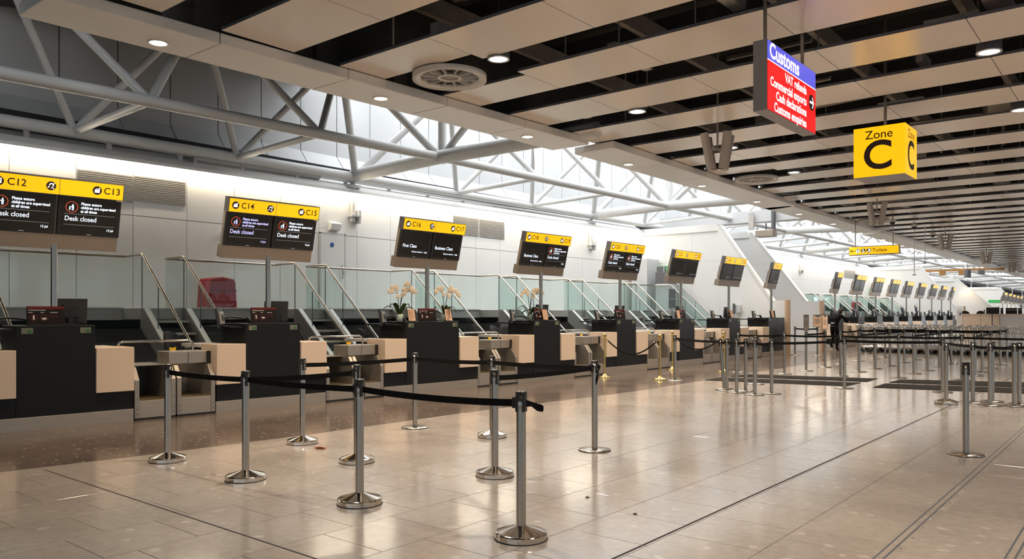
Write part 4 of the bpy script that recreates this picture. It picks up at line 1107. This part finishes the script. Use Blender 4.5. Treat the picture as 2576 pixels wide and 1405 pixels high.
# zone cube
ca, cb = .8, .82
cy = on(2227, x=-3.54).y
r = thing('zone_cube', 'hanging yellow cube sign reading Zone C', 'sign', (-3.54, cy, 0))
fy = -ca/2; zt, zb_ = 4.615, 3.785
MB().box(-ca/2+.003, ca/2-.003, -ca/2+.003, ca/2-.003, zb_, zt).build('case', M['signgrey'], r)
fa = MB().box(-ca/2, ca/2, -ca/2-.003, -ca/2+.003, zb_+.004, zt).build('front_face', M['yellow'], r)
tx = MB(); put_text(tx, 'Zone', .2, .0, zt-.14, -ca/2-.005, .001, 'CENTER', FACE_NY); put_text(tx, 'C', .66, -.02, zt-.5, -ca/2-.005, .014, 'CENTER', FACE_NY); tx.build('lettering', M['ink'], fa)
fb = MB().box(ca/2-.003, ca/2+.003, -ca/2, ca/2, zb_+.004, zt).build('side_face', M['yellow'], r)
tx = MB(); put_text(tx, 'Zone', .2, .0, zt-.14, ca/2+.005, .001, 'CENTER'); put_text(tx, 'C', .66, -.02, zt-.5, ca/2+.005, .014, 'CENTER'); tx.build('lettering', M['ink'], fb)
MB().cyl((0, 0, zt), (0, 0, 6.9), .025).build('hanging_pole', M['signcase'], r)
# toilets box
Y_ = 31.7
a, b = on(2135, 643, y=Y_), on(2263, 637, y=Y_); za = on(2135, 620, y=Y_).z; zt = (za+on(2263, 616, y=Y_).z)/2; zb_ = (a.z+b.z)/2
r = thing('hanging_sign', 'long yellow hanging sign with arrow reading Toilets', 'sign', (a.x, Y_, 0)); L_ = b.x-a.x
MB().box(0, L_, .002, .16, zb_, zt).build('case', M['signcase'], r, .005)
fa = MB().box(.03, L_-.03, -.003, .003, zb_+.03, zt-.02).build('yellow_face', M['yellow'], r)
h = zt-zb_; zc = (zt+zb_)/2
ink = MB(); wh = MB()
put = lambda poly: flat2(ink, poly)
def flat2(mb, polys, yy=-.005):
    for q in polys: mb.add([(u_, yy, v_) for u_, v_ in q], [tuple(range(len(q)))])
flat2(ink, [rect(.08, .23, zc-.014, zc+.014), [(.055, zc), (.09, zc), (.155, zc+.07), (.12, zc+.07)], [(.055, zc), (.09, zc), (.155, zc-.07), (.12, zc-.07)]])
for k in range(3): flat2(ink, [disc(.34+.198*k, zc, .085, 18)])
for k in range(3):
    c_ = .34+.198*k
    if k == 0: flat2(wh, [disc(c_-.035, zc+.05, .018, 8), disc(c_+.035, zc+.05, .018, 8), rect(c_-.06, c_-.012, zc-.07, zc+.028), rect(c_+.012, c_+.06, zc-.07, zc+.028)], -.007)
    if k == 1: flat2(wh, [disc(c_-.01, zc+.06, .018, 8), rect(c_-.025, c_+.005, zc-.03, zc+.04), rect(c_-.02, c_+.05, zc-.035, zc-.01)]+ringp(c_, zc-.04, .03, .042, 12, PI*.7, PI*2), -.007)
    if k == 2: flat2(wh, [disc(c_+.0, zc+.06, .02, 8), [(c_-.06, zc-.05), (c_-.02, zc-.06), (c_+.06, zc+.03), (c_+.02, zc+.045)], rect(c_+.03, c_+.055, zc-.07, zc+.03)], -.007)
put_text(ink, 'Toilets', .19, .86, zc, -.005, .002, face=FACE_NY, sx=1.0)
ink.build('black_print', M['ink'], fa); wh.build('white_pictogram', M['white_ink'], fa)
for u in (2150, 2245): MB().cyl((on(u, y=Y_).x-a.x, .08, zt), (on(u, y=Y_).x-a.x, .08, 6.88), .018).build('hanging_pole', M['signcase'], r)
# dome cameras and thin rods
for k, (u, v) in enumerate(((2245, 556), (2300, 568), (2346, 589))):
    p = on(u, v, z=4.95)
    r = thing('dome_camera', 'hanging dome camera under the ceiling, %s from the left beyond the toilets sign' % ORD[k], 'camera', p, 0, 'hanging dome cameras')
    MB().cyl((0, 0, .06), (0, 0, 6.88-p.z), .02).build('stem', M['signcase'], r)
    MB().lathe([(.05, .08), (.14, .03), (.14, -.02), (.1, -.03)], 16).build('housing', M['ring'], r); MB().ell((0, 0, -.04), .1, .1, .1, 12, 6).build('dome', M['blk'], r)
for k, (u, v0, v1) in enumerate(((2300, 575, 690), (2327, 575, 660))):
    p = on(u, v0, z=5.0); q = on(u, v1, y=p.y)
    r = thing('hanging_rod', 'thin pale rod hanging from the ceiling, %s of two right of the toilets sign' % ('left', 'right')[k], 'rod', p, 0, 'thin hanging rods')
    MB().cyl((0, 0, 6.88-p.z), (0, 0, q.z-p.z), .014, n=8).build('rod', M['ring'], r); MB().box(-.06, .06, -.06, .06, q.z-p.z-.03, q.z-p.z).build('end_cap', M['dgrey'], r)

# ================================================================== QUEUE BARRIERS
def make_post(kind):
    t = thing('barrier_post', 'x', 'barrier post')
    if kind == 'dome': prof = [(.1761, 0), (.176, .04), (.172, .046), (.165, .05), (.06, .082), (.036, .09)]
    else: prof = [(.176, 0), (.178, .008), (.17, .016), (.08, .022), (.036, .026)]
    MB().lathe(prof, 48, smooth=(kind != 'dome')).build('base', M['chrome'] if kind == 'dome' else M['steel'], t)
    MB().lathe([(.174, 0), (.179, 0), (.179, .006), (.174, .006)], 40).build('base_gasket', M['rubber'], t)
    MB().cyl((0, 0, .08 if kind == 'dome' else .024), (0, 0, .93), .0325, n=28).build('tube', M['steel'], t)
    hd = MB().lathe([(.033, .865), (.035, .87), (.035, .965), (.001, .966)], 28).build('head', M['steel'], t)
    for k in range(4):
        a = k*PI/2+.785
        m = Matrix.Rotation(a, 4, 'Z')
        MB().box(.026, .039, -.012, .012, .845, .955).xf(m).build('cassette_slot', M['blk'], hd)
    MB().lathe([(.034, .958), (.04, .962), (.04, .975), (.033, .978), (.001, .978)], 28).build('cap', M['blk'], t)
    MB().lathe([(.033, .9782), (.033, .981), (.001, .981)], 24).build('cap_plate', M['steel'], t)
    return t
PD, PF = make_post('dome'), make_post('flat')
def base_pos(u, vb):
    p = on(u, vb, z=0); d = Vector((p.x, p.y, 0)).normalized(); return p+d*.17
POS = {}
usedp = {}
def post(key, u, vb, kind, label, group, rz=None, sc=1.):
    p = base_pos(u, vb); proto = PD if kind == 'dome' else PF
    rz = rz if rz is not None else .4
    if kind not in usedp: o = proto; usedp[kind] = 1; o.location = p; o.rotation_euler = (0, 0, rz); o['label'] = label; o['group'] = group
    else: o = dup(proto, p, rz, label, group)
    o.scale = (1, 1, sc); POS[key] = (p, sc); return o
gN = 'barrier posts of the near queue'
post('b1', 422, 1166, 'dome', 'steel barrier post farthest left on the pale floor', gN)
post('b2', 618, 1215, 'dome', 'steel barrier post second from the left, in front of the C14 desk', gN)
post('b3', 761, 1120.5, 'dome', 'steel barrier post by the candy wrapper, back row', gN)
post('b4', 898, 1169.5, 'dome', 'steel barrier post half hidden behind the left foreground post', gN)
post('b5', 905, 1279, 'dome', 'large steel barrier post left of the nearest one', gN)
post('b6', 1044, 1080, 'flat', 'steel barrier post in front of the C16 desk, back row', gN)
post('b7', 1238, 1104, 'dome', 'steel barrier post hidden behind another, back row before the C18 desk', gN)
post('b8', 1245, 1206, 'dome', 'steel barrier post just left behind the nearest one', gN)
post('b9', 1311, 1372, 'dome', 'nearest and largest steel barrier post in the foreground', gN)
post('b10', 1496, 1139, 'flat', 'steel barrier post with hanging twisted tape end, right end of the near queue', gN)
gM = 'barrier posts of the middle cluster'
mid = [('m1', 1698, 958.5, 'slim steel barrier post beside the brass posts'), ('m3', 1829, 983.8, 'steel post second from the left in the middle cluster'), ('m4', 1853, 988.7, 'steel post third from the left in the middle cluster'),
       ('m5', 1875.7, 984.8, 'steel post with tape end in the middle cluster, behind'), ('m6', 1898.4, 994.5, 'nearest steel post of the middle cluster'), ('m7', 1941, 991.6, 'rightmost steel post of the middle cluster'),
       ('m8', 1857, 937, 'steel post behind the middle cluster, left'), ('m9', 1901, 967.5, 'steel post behind the nearest post of the middle cluster')]
for k, u, v, l in mid: post(k, u, v, 'flat', l, gM, sc=1.03)
# the leaning post
p = base_pos(1822, 982)
o = dup(PF, p, 0, 'steel barrier post leaning to the left in the middle cluster', gM); o.rotation_euler = (math.radians(-4), math.radians(-4.5), .4); o.location.z = .012
POS['m2'] = (p+Vector((-.07, -.06, 0)), 1.03)
rows = [('nearest', [('m16', 2124, 978), ('r12', 2371, 988), ('r13', 2380, 1017.5), ('r17', 2447, 1015), ('r20', 2490.7, 1022), ('r21', 2496, 1012), ('r25', 2551.5, 1023.5), ('r26', 2564, 1019)]),
        ('second', [('m10', 1973.3, 941), ('m15', 2114.4, 946.5), ('r5', 2260.6, 951.7), ('r15', 2419, 957)]),
        ('third', [('m11', 2028, 933.3), ('m17', 2161, 936), ('r7', 2298.4, 941), ('r19', 2453, 945.5)]),
        ('fourth', [('m14', 2075.6, 924), ('r1', 2201.8, 927.8), ('r9', 2334, 932.4), ('r18', 2471, 936.4)]),
        ('fifth', [('m18', 2115, 916.5), ('r3', 2238.7, 920.5), ('r11', 2363, 923.5), ('r24', 2493, 926.5)]),
        ('sixth', [('m19', 2161, 908.5), ('r6', 2274.5, 912), ('r14', 2393, 915), ('r22', 2516.6, 917.5)]),
        ('seventh', [('m12', 2000, 893.5), ('m13', 2056.7, 895), ('r2', 2199, 903), ('r8', 2304, 905.5), ('r23', 2533.5, 910.5)]),
        ('farthest', [('r4', 2226.7, 899), ('r10', 2329, 901)])]
for rn, ps in rows:
    for i, (k, u, v) in enumerate(ps):
        post(k, u, v, 'dome' if k == 'r13' else 'flat', '%s steel post from the left in the %s row of the right-hand queue maze' % (ORD[i], rn), 'barrier posts of the far queue maze', rz=.4, sc=1.04)
post('r16', 2430, 1149.5, 'flat', 'lone steel barrier post in the right foreground beside the floor strip', gN, rz=.1)
def tape(a, b, label, z=.9, sag=.012, end=None):
    (pa, sa), (pb, sb) = POS[a], POS[b]
    A, B = pa+Vector((0, 0, z*sa)), pb+Vector((0, 0, z*sb))
    d = (B-A).normalized(); A = A+d*.036; B = B-d*.036
    o = thing('barrier_tape', label, 'tape', A, 0, 'black tapes between barrier posts')
    hh = .024; n = 10; vs = []
    nrm = Vector((-d.y, d.x, 0)).normalized()*.0015
    for i in range(n+1):
        t = i/n; q = A.lerp(B, t)-A; q.z -= sag*4*t*(1-t)
        for s in (1, -1):
            vs += [q+nrm*s+Vector((0, 0, hh)), q+nrm*s-Vector((0, 0, hh))]
    fs = []
    for i in range(n):
        k = 4*i; fs += [(k, k+1, k+5, k+4), (k+3, k+2, k+6, k+7), (k, k+4, k+6, k+2), (k+1, k+3, k+7, k+5)]
    MB().add(vs, fs+[(0, 2, 3, 1), (4*n, 4*n+1, 4*n+3, 4*n+2)], False).build('webbing', M['tape'], o)
    e = B-A
    ang = math.atan2(d.y, d.x); m = Matrix.Translation(e)@Matrix.Rotation(ang, 4, 'Z')
    MB().box(-.035, .0, -.008, .008, -.036, .036).xf(m).build('end_clip', M['blk'], o)
    return o
tape('b1', 'b2', 'black tape from the leftmost near post to the second post')
tape('b2', 'b5', 'black tape from the second near post to the large left foreground post')
tape('b5', 'b9', 'nearest black tape, between the two largest foreground posts', sag=.02)
tape('b2', 'b4', 'black tape from the second near post back to the half hidden post')
tape('b3', 'b6', 'black tape in the back row before the C14 and C16 desks')
tape('b6', 'b7', 'black tape in the back row before the C16 and C18 desks')
tape('b7', 'b10', 'black tape in the back row to the right end post')
tape('b8', 'b10', 'black tape from the post behind the nearest one to the right end post')
def tail(key, pts, label):
    p, s = POS[key]
    o = thing('tape_end', label, 'tape', p+Vector((0, 0, .9)), 0, 'loose tape ends')
    vs = []; 
    for i, (x, y, z, w_, tw) in enumerate(pts):
        vs += [(x, y+w_*math.sin(tw), z+w_*math.cos(tw)), (x, y-w_*math.sin(tw), z-w_*math.cos(tw))]
    n = len(pts); mb = MB().add(vs, [(2*i, 2*i+1, 2*i+3, 2*i+2) for i in range(n-1)], True)
    mb.add([(v[0]-.002, v[1]+.003, v[2]) for v in vs], [(2*i+2, 2*i+3, 2*i+1, 2*i) for i in range(n-1)], True)
    mb.build('webbing', M['tape'], o)
tail('b9', [(.035, .01, -.0, .024, 0), (.07, .03, -.005, .016, .6), (.1, .05, -.025, .024, .2), (.13, .06, -.03, .026, -.2), (.14, .063, -.028, .012, 0)], 'short loose tape end sticking out right of the nearest post')
tail('b10', [(.04, .0, .03, .02, .3), (.05, .02, .0, .03, 1.0), (.045, .0, -.06, .035, .5), (.04, -.01, -.13, .022, 1.2), (.035, -.01, -.17, .02, .5)], 'twisted loose tape end hanging on the right end post of the near queue')
p, s = POS['r13']
tail('r13', [(.04, -.0, .0, .022, .4), (.06, -.02, -.06, .03, .9), (.07, -.02, -.14, .03, .4), (.08, -.02, -.2, .02, .8)], 'loose tape end hanging on the first near post of the queue maze')
tail('m5', [(.04, 0, .0, .02, .4), (.06, .0, -.05, .03, .9), (.05, 0, -.1, .02, .3)], 'loose tape end hanging in the middle cluster')
n_ = 0
links = [('m1', 'm2'), ('m2', 'm3'), ('m3', 'm4'), ('m4', 'm5'), ('m5', 'm6'), ('m6', 'm7'), ('m7', 'm16'), ('m16', 'r12'), ('r12', 'r17'), ('r17', 'r20'), ('r20', 'r25'),
         ('m8', 'm10'), ('m10', 'm15'), ('m15', 'r5'), ('r5', 'r15'), ('m11', 'm14'), ('m17', 'r1'), ('r1', 'r3'), ('r7', 'r9'), ('r9', 'r11'), ('r19', 'r18'),
         ('m18', 'm19'), ('m19', 'r6'), ('r6', 'r14'), ('r14', 'r22'), ('m12', 'm13'), ('m19', 'r2'), ('r2', 'r8'), ('r8', 'r23'), ('r4', 'r10'), ('r3', 'r6'), ('r11', 'r14'), ('r18', 'r24')]
WH = {}
for k, u, v, l in mid: WH[k] = l.replace('steel ', '').replace('barrier ', '')
WH['m2'] = 'leaning post'
for rn, ps in rows:
    for i, (k, u, v) in enumerate(ps): WH[k] = 'maze row %s post %s' % (rn, ORD[i])
for a, b in links:
    la = WH[a].split(',')[0]; lb = WH[b].split(',')[0]
    tape(a, b, ' '.join(('black tape from %s to %s' % (la.replace('middle cluster', 'cluster'), lb.replace('middle cluster', 'cluster'))).split()[:16]), z=.91, sag=.015)
for a in ('r15', 'r25'):
    POS[a+'x'] = (POS[a][0]+Vector((2.2, .15, 0)), 1.04)
    tape(a, a+'x', 'black tape leaving the right edge of the photo, %s maze row' % ('second' if a == 'r15' else 'nearest'), z=.91)

# brass posts and ropes
def make_brass():
    t = thing('brass_post', 'x', 'barrier post')
    MB().lathe([(.16, 0), (.165, .012), (.15, .024), (.09, .034), (.05, .06), (.03, .085), (.022, .1)], 32).build('base', M['brass'], t)
    MB().cyl((0, 0, .09), (0, 0, .93), .0225, n=18).build('tube', M['brass'], t)
    MB().lathe([(.03, .9), (.036, .91), (.036, .93), (.028, .94)], 18).build('collar', M['brass'], t)
    MB().ell((0, 0, .985), .044, .044, .044, 16, 10).build('ball', M['brass'], t)
    MB().tube([(0, .036, .915), (0, .055, .915), (0, .055, .895)], .006).build('hook', M['brass'], t)
    return t
bp = make_brass(); BP = []
for k, (u, v) in enumerate(((1521, 950), (1660.5, 956), (1691.5, 930.5), (1821.5, 936))):
    p = base_pos(u, v); l = 'polished brass post with ball top, %s from the left along the desks' % ORD[k]
    if k == 0: bp.location = p; bp['label'] = l; bp['group'] = 'brass rope posts'
    else: dup(bp, p, 0, l, 'brass rope posts')
    BP.append(p)
for n, (a, b) in enumerate(((0, 1), (2, 3))):
    A, B = BP[a]+Vector((0, 0, .9)), BP[b]+Vector((0, 0, .9)); d = (B-A).normalized(); A += d*.04; B -= d*.04
    o = thing('rope', 'sagging black rope between the %s pair of brass posts' % ('left', 'right')[n], 'rope', A, 0, 'black ropes on brass posts')
    pts = []
    for i in range(25):
        t = i/24; q = (B-A)*t; q.z -= .34*4*t*(1-t)*(1-.12*(1-4*t*(1-t))); pts.append(q)
    MB().tube(pts[1:-1], .017, 10).build('rope_body', M['rope'], o)
    for i, j in ((0, 2), (24, 22)): MB().tube([pts[i], pts[j]], .013, 8).build('end_fitting', M['brass'], o)

# placards on three posts
def placard(u, v0, v1, wpx, y, label, grp, dark):
    a = on(u, v0, y=y); b = on(u, v1, y=y); W_ = wpx/FPX*(-SN*a.x+CS*a.y)
    r = thing('placard', label, 'notice', (a.x, y, b.z), .25, grp); h = a.z-b.z
    MB().box(-W_/2, W_/2, 0, .012, 0, h).build('frame', M['dgrey'], r)
    MB().box(-W_/2+.012, W_/2-.012, -.003, .001, .012, h-.012).build('sheet', M['paper'] if not dark else M['signcase'], r)
    MB().add([(-W_/2+.012, -.004, h-.012), (W_/2-.012, -.004, h-.012), (.03*W_, -.004, h-.1*h-.05)], [(0, 1, 2)]).build('dark_triangle', M['dgrey'], r)
    pr = MB()
    for k in range(5): pr.box(-W_*.3, W_*.3*(1 if k % 2 else .7), -.0042, -.0035, h*.62-h*.08*k, h*.62-h*.08*k+.012)
    pr.build('print', M['dgrey'], r)
    MB().cyl((0, .01, -.06), (0, .01, .0), .015).build('clip', M['steel'], r)
for (u, v0, v1, w_, k, l, dk_) in ((2028, 791, 832, 12.5, 'm11', 'tall narrow placard with dark triangle, left of three by the end wall', True), (2057, 791, 822, 22, 'm13', 'wide pale placard with dark triangle, middle of three by the end wall', False),
                                (2075.5, 790, 828, 13.5, 'm14', 'tall narrow pale placard in front of the person in black', False)):
    placard(u, v0, v1, w_, POS[k][0].y-.04, l, 'placards on the queue posts', dk_)

# ================================================================== TROLLEYS
def make_trolley():
    t = thing('luggage_trolley', 'x', 'trolley')
    W_ = .31
    f = MB()
    for s in (-W_, W_):
        f.tube([(-.35, s, .14), (-.4, s, .5), (-.5, s, .98), (-.52, s, 1.02)], .016, 6)
        f.tube([(-.36, s, .2), (.1, s*.9, .22), (.6, s*.55, .16)], .016, 6)
    f.tube([(-.4, -W_, .5), (-.4, W_, .5)], .012, 6); f.tube([(.6, -W_*.55, .16), (.6, W_*.55, .16)], .014, 6)
    f.build('frame', M['troll'], t)
    MB().tube([(-.52, -W_-.02, 1.02), (-.55, -W_, 1.04), (-.55, W_, 1.04), (-.52, W_+.02, 1.02)], .019, 6).build('handle', M['troll'], t)
    b = MB()
    for z, x0, x1 in ((.98, -.5, -.12), (.8, -.46, -.14)):
        b.tube([(x0, -W_+.02, z), (x1, -W_+.06, z), (x1, W_-.06, z), (x0, W_-.02, z)], .009, 5)
    for k in range(5): y = -W_+.07+.12*k; b.tube([(-.12, y, .98), (-.14, y, .8), (-.44, y, .78)], .006, 4)
    b.build('wire_basket', M['troll'], t)
    MB().box(-.34, .5, -.16, .16, .2, .215).build('deck', M['tray'], t)
    MB().prism([(.58, .05), (.64, .07), (.64, .22), (.58, .2)], -.17, .17, 'y').build('bumper', M['rubber'], t)
    for x, y in ((-.34, -W_), (-.34, W_), (.45, -.12), (.45, .12)):
        wl_ = MB().cyl((x, y-.018, .062), (x, y+.018, .062), .062, n=12).build('wheel', M['rubber'], t)
        MB().prism([(x-.03, .16), (x+.03, .16), (x+.015, .05), (x-.015, .05)], y+.02, y+.03, 'y').build('fork', M['troll'], wl_)
    return t
T0 = make_trolley(); tn = 0
for rw, (y, x0, n) in enumerate(((31.9, -8.25, 21), (32.8, -8.55, 20), (33.7, -8.45, 19))):
    for k in range(n):
        loc = (x0+.26*k, y+random.uniform(-.03, .03), 0); l = 'chrome luggage trolley nested in the %s row, %s from its left end' % (('front', 'middle', 'back')[rw], ORD[k])
        rz = random.uniform(-.03, .03)
        if tn == 0: T0.location = loc; T0['label'] = l; T0['group'] = 'nested luggage trolleys'
        else: dup(T0, loc, rz, l, 'nested luggage trolleys')
        tn += 1

# ================================================================== FAR COUNTER, SCREEN, BANNER
Y_ = 47.
xa = on(2420, y=Y_).x
r = thing('service_counter', 'long low beige counter far right beyond the trolleys', 'counter', (xa, Y_, 0))
MB().box(0, 1.7, 0, .7, .0, 1.42).build('front_panel', M['beige'], r, .01); MB().box(1.72, 5, .0, .7, 0, 1.42).build('front_panel', M['shelf'], r, .01)
MB().box(-.03, 5, -.04, .75, 1.42, 1.46).build('top', M['beige'], r)
for k, x in enumerate((.02, .85, 1.71, 2.9)): MB().box(x, x+.012, -.004, 0, 0, 1.42).build('joint', M['dgrey'], r)
a, b = on(2481, 773, y=46.6), on(2514, 789, y=46.6)
r = thing('display_screen', 'wide dark screen on a thin stand over the far counter', 'screen', (a.x, 46.6, 0))
MB().box(0, b.x-a.x, -.03, .03, b.z, a.z).build('panel', M['scr'], r, .01); MB().box(-.1, -.06, -.1, .1, b.z, a.z-.1).build('side_bracket', M['dgrey'], r)
MB().cyl(((b.x-a.x)*.45, .02, 0), ((b.x-a.x)*.45, .02, b.z), .025).build('stand', M['dgrey'], r)
MB().box((b.x-a.x)*.45-.2, (b.x-a.x)*.45+.2, -.2, .2, 0, .02).build('foot', M['dgrey'], r)
for k, (u0, u1) in enumerate(((2517, 2524), (2530, 2559), (2561, 2571))):
    a, b = on(u0, 774, y=48.5), on(u1, 790, y=48.5)
    r = thing('notice_board', 'black information panel above the far counter, %s from the left' % ORD[k], 'notice', (a.x, 48.5, 0), 0, 'black panels above the far counter')
    MB().box(0, b.x-a.x, -.03, .03, b.z, a.z).build('panel', M['infop'], r); MB().box(0, b.x-a.x, -.035, -.03, a.z-.12, a.z-.09).build('text_line', M['signcase'], r)
    MB().box((b.x-a.x)/2-.03, (b.x-a.x)/2+.03, -.02, .02, 0, b.z).build('stand', M['dgrey'], r)
    MB().box((b.x-a.x)/2-.2, (b.x-a.x)/2+.2, -.2, .2, 0, .02).build('foot', M['dgrey'], r)
a, b = on(2407, 778, y=46.2), on(2420, 812, y=46.2)
r = thing('banner', 'white roll-up banner left of the far counter', 'banner', (a.x, 46.2, 0))
MB().box(0, b.x-a.x, -.01, .01, .05, a.z).build('sheet', M['shelf'], r); MB().box(-.02, b.x-a.x+.02, -.1, .1, 0, .06).build('foot', M['kiosk'], r)
MB().box(.12, .2, -.013, -.01, a.z-.3, a.z-.16).build('symbol', M['dgrey'], r)
for k, u in enumerate((2429, 2468)):
    p = on(u, y=48.2)
    o = dup(c0, (p.x, 48.3, .42), PI/2, 'dark chair back peeking over the far counter, %s' % ('left', 'right')[k], 'chairs behind the far counter')
    tb = thing('platform', 'low floor platform behind the far counter, %s chair' % ('left', 'right')[k], 'platform', (p.x, 48.3, 0), 0, 'platforms behind the far counter'); MB().box(-.5, .5, -.45, .5, 0, .42).build('deck', M['dgrey'], tb); MB().box(-.5, .5, -.46, -.45, .3, .42).build('edge', M['kiosk'], tb)
# dark plants on two distant desks
for k, (i, h) in enumerate(((4, .5), (5, .6))):
    r = thing('potted_plant', 'spiky dark plant on the %s distant desk' % ORD[i], 'plant', (-10.9, dys[i]-.25, 1.34), 0, 'plants on the distant desks')
    MB().lathe([(.07, 0), (.1, .15), (.09, .15)], 14).build('pot', M['blk'], r)
    for j in range(7):
        a_ = j*.9; MB().tube([(0, 0, .14), (.05*math.cos(a_), .08*math.sin(a_), .14+h*.5), (.1*math.cos(a_), .17*math.sin(a_), .14+h*(.6+.06*j))], [.012, .02, .004], 5).build('leaf', M['leaf'] if j % 3 else M['purple'], r)
# ceiling spot that lights the far sloping wall
p = on(2434, 699, y=64.3)
r = thing('spot_lamp', 'grey cylindrical spotlight hanging above the far lit sloping wall', 'ceiling light', p)
MB().cyl((0, 0, 0), (0, 0, .6), .22, n=18).build('housing', M['dgrey'], r); MB().cyl((0, 0, -.01), (0, 0, 0), .19, n=18).build('lamp', M['lamp'], r)
MB().cyl((0, 0, .6), (0, 0, 2.5), .02).build('stem', M['dgrey'], r)
l = D.lights.new('lamp_light', 'SPOT'); l.energy = 70; l.color = (1, .72, .42); l.spot_size = 1.6; l.spot_blend = .7; l.shadow_soft_size = .15
lo = D.objects.new('lamp_light', l); COL.objects.link(lo); lo.parent = r; lo.location = (0, 0, -.05); lo.rotation_euler = (math.radians(14), 0, 0)

# ================================================================== PERSON leaning on the first distant desk
pf = on(2105, 881.5, z=0)
person = thing('person', 'person in black uniform seen from behind, leaning over a desk beyond the queue', 'person', (pf.x, pf.y, 0), math.radians(-8))
def skin_body(name, pts, edges, rad, m, parent, lv=2):
    me = D.meshes.new(name); me.from_pydata(pts, edges, []); o = D.objects.new(name, me); COL.objects.link(o); o.parent = parent
    sk = o.modifiers.new('skin', 'SKIN'); sk.use_smooth_shade = True
    for i, v in enumerate(me.skin_vertices[0].data): v.radius = (rad[i] if isinstance(rad[i], tuple) else (rad[i], rad[i])); v.use_root = (i == 0)
    ss = o.modifiers.new('sub', 'SUBSURF'); ss.levels = lv; ss.render_levels = lv
    me.materials.append(m); return o
# local: +y forward (away from the camera), bending over the desk
P = [(-.08, -.08, .92), (-.08, -.02, 1.08), (-.07, .1, 1.27), (-.06, .24, 1.4), (-.05, .33, 1.47),
     (.02, -.07, .86), (.03, .0, .48), (.03, -.06, .1), (.03, .06, .045),
     (-.17, -.05, .86), (-.2, .12, .5), (-.2, -.08, .26), (-.2, -.02, .17),
     (.13, .2, 1.38), (.24, .33, 1.2), (.2, .56, 1.16), (-.26, .22, 1.38), (-.36, .36, 1.2), (-.26, .56, 1.16)]
Ed = [(0, 1), (1, 2), (2, 3), (3, 4), (0, 5), (5, 6), (6, 7), (7, 8), (0, 9), (9, 10), (10, 11), (11, 12), (3, 13), (13, 14), (14, 15), (3, 16), (16, 17), (17, 18)]
Rd = [.15, .14, .16, .12, .055, .095, .07, .05, .045, .095, .07, .05, .045, .075, .055, .038, .075, .055, .038]
skin_body('body', P, Ed, Rd, M['cloth'], person)
hd = MB().ell((-.04, .42, 1.56), .085, .105, .12, 16, 10).build('head', M['skin'], person)
MB().ell((-.04, .405, 1.585), .093, .11, .115, 16, 10).build('hair', M['hair'], person)
MB().ell((-.04, .525, 1.545), .015, .03, .022, 8, 6).build('nose', M['skin'], hd)
for s in (-1, 1):
    MB().ell((-.04+s*.088, .42, 1.55), .014, .028, .034, 8, 6).build('ear', M['skin'], hd)
    MB().ell((-.04+s*.035, .512, 1.57), .013, .01, .009, 8, 6).build('eye', M['ink'], hd)
MB().box(-.07, -.01, .505, .52, 1.5, 1.508).build('mouth', M['redp'], hd)
for sx, hx in ((1, .2), (-1, -.26)):
    h = MB().ell((hx, .6, 1.15), .04, .05, .016, 10, 6).build('hand', M['skin'], person)
    for f in range(4):
        x = hx-.03+.02*f; L_ = (.055, .065, .06, .045)[f]
        MB().tube([(x, .63, 1.152), (x, .63+L_*.6, 1.155), (x, .63+L_, 1.145)], [.009, .008, .006], 6).build('finger', M['skin'], h)
    MB().tube([(hx-sx*.03, .58, 1.15), (hx-sx*.06, .62, 1.15), (hx-sx*.055, .65, 1.148)], [.011, .009, .007], 6).build('thumb', M['skin'], h)
MB().box(-.22, .06, -.16, -.02, 1.02, 1.34).xf(Matrix.Translation((0, 0, 0))).build('backpack', M['cloth'], person, .05)
MB().box(-.17, -.02, -.166, -.155, 1.08, 1.13).build('reflective_patch', M['hivis'], person)
MB().tube([(-.24, -.08, .98), (-.08, -.23, .97), (.08, -.08, .98), (-.08, .07, 1.0), (-.24, -.08, .98)], .022, 8).build('belt', M['blk'], person)
for s, (x, y, z, ln) in enumerate(((.03, .03, .045, 0), (-.2, -.03, .16, 1))):
    MB().ell((x, y+.03, z), .048, .13, .045, 12, 8).build('shoe', M['blk'], person)

# ================================================================== LITTER
p = on(806, 1129, z=0)
r = thing('candy_wrapper', 'crumpled red and brown candy wrapper on the pale floor', 'wrapper', (p.x, p.y, .003), .5)
MB().prism([(-.045, 0), (.045, 0), (.04, .02), (.0, .027), (-.04, .022)], -.018, .018, 'y').build('foil_body', M['wrap'], r, .004)
for s in (-1, 1): MB().add([(s*.043, -.012, .002), (s*.043, .012, .016), (s*.07, .02, .022), (s*.068, -.022, .004)], [(0, 1, 2, 3)]).build('twisted_end', M['wrap'], r)
for k, (u, v, l) in enumerate(((1478, 1251, 'small brown scrap on the pale floor right of the nearest post'), (1598, 1293, 'tiny dark leaf scrap on the pale floor in the right foreground'))):
    p = on(u, v, z=0)
    r = MB().prism([(-.018, 0), (.016, 0), (.01, .006), (-.004, .011), (-.014, .006)], -.008, .01, 'y').build('litter_scrap', M['belt'], None, .002); r.location = (p.x, p.y, .001); tag(r, l, 'litter', 'scraps on the floor')
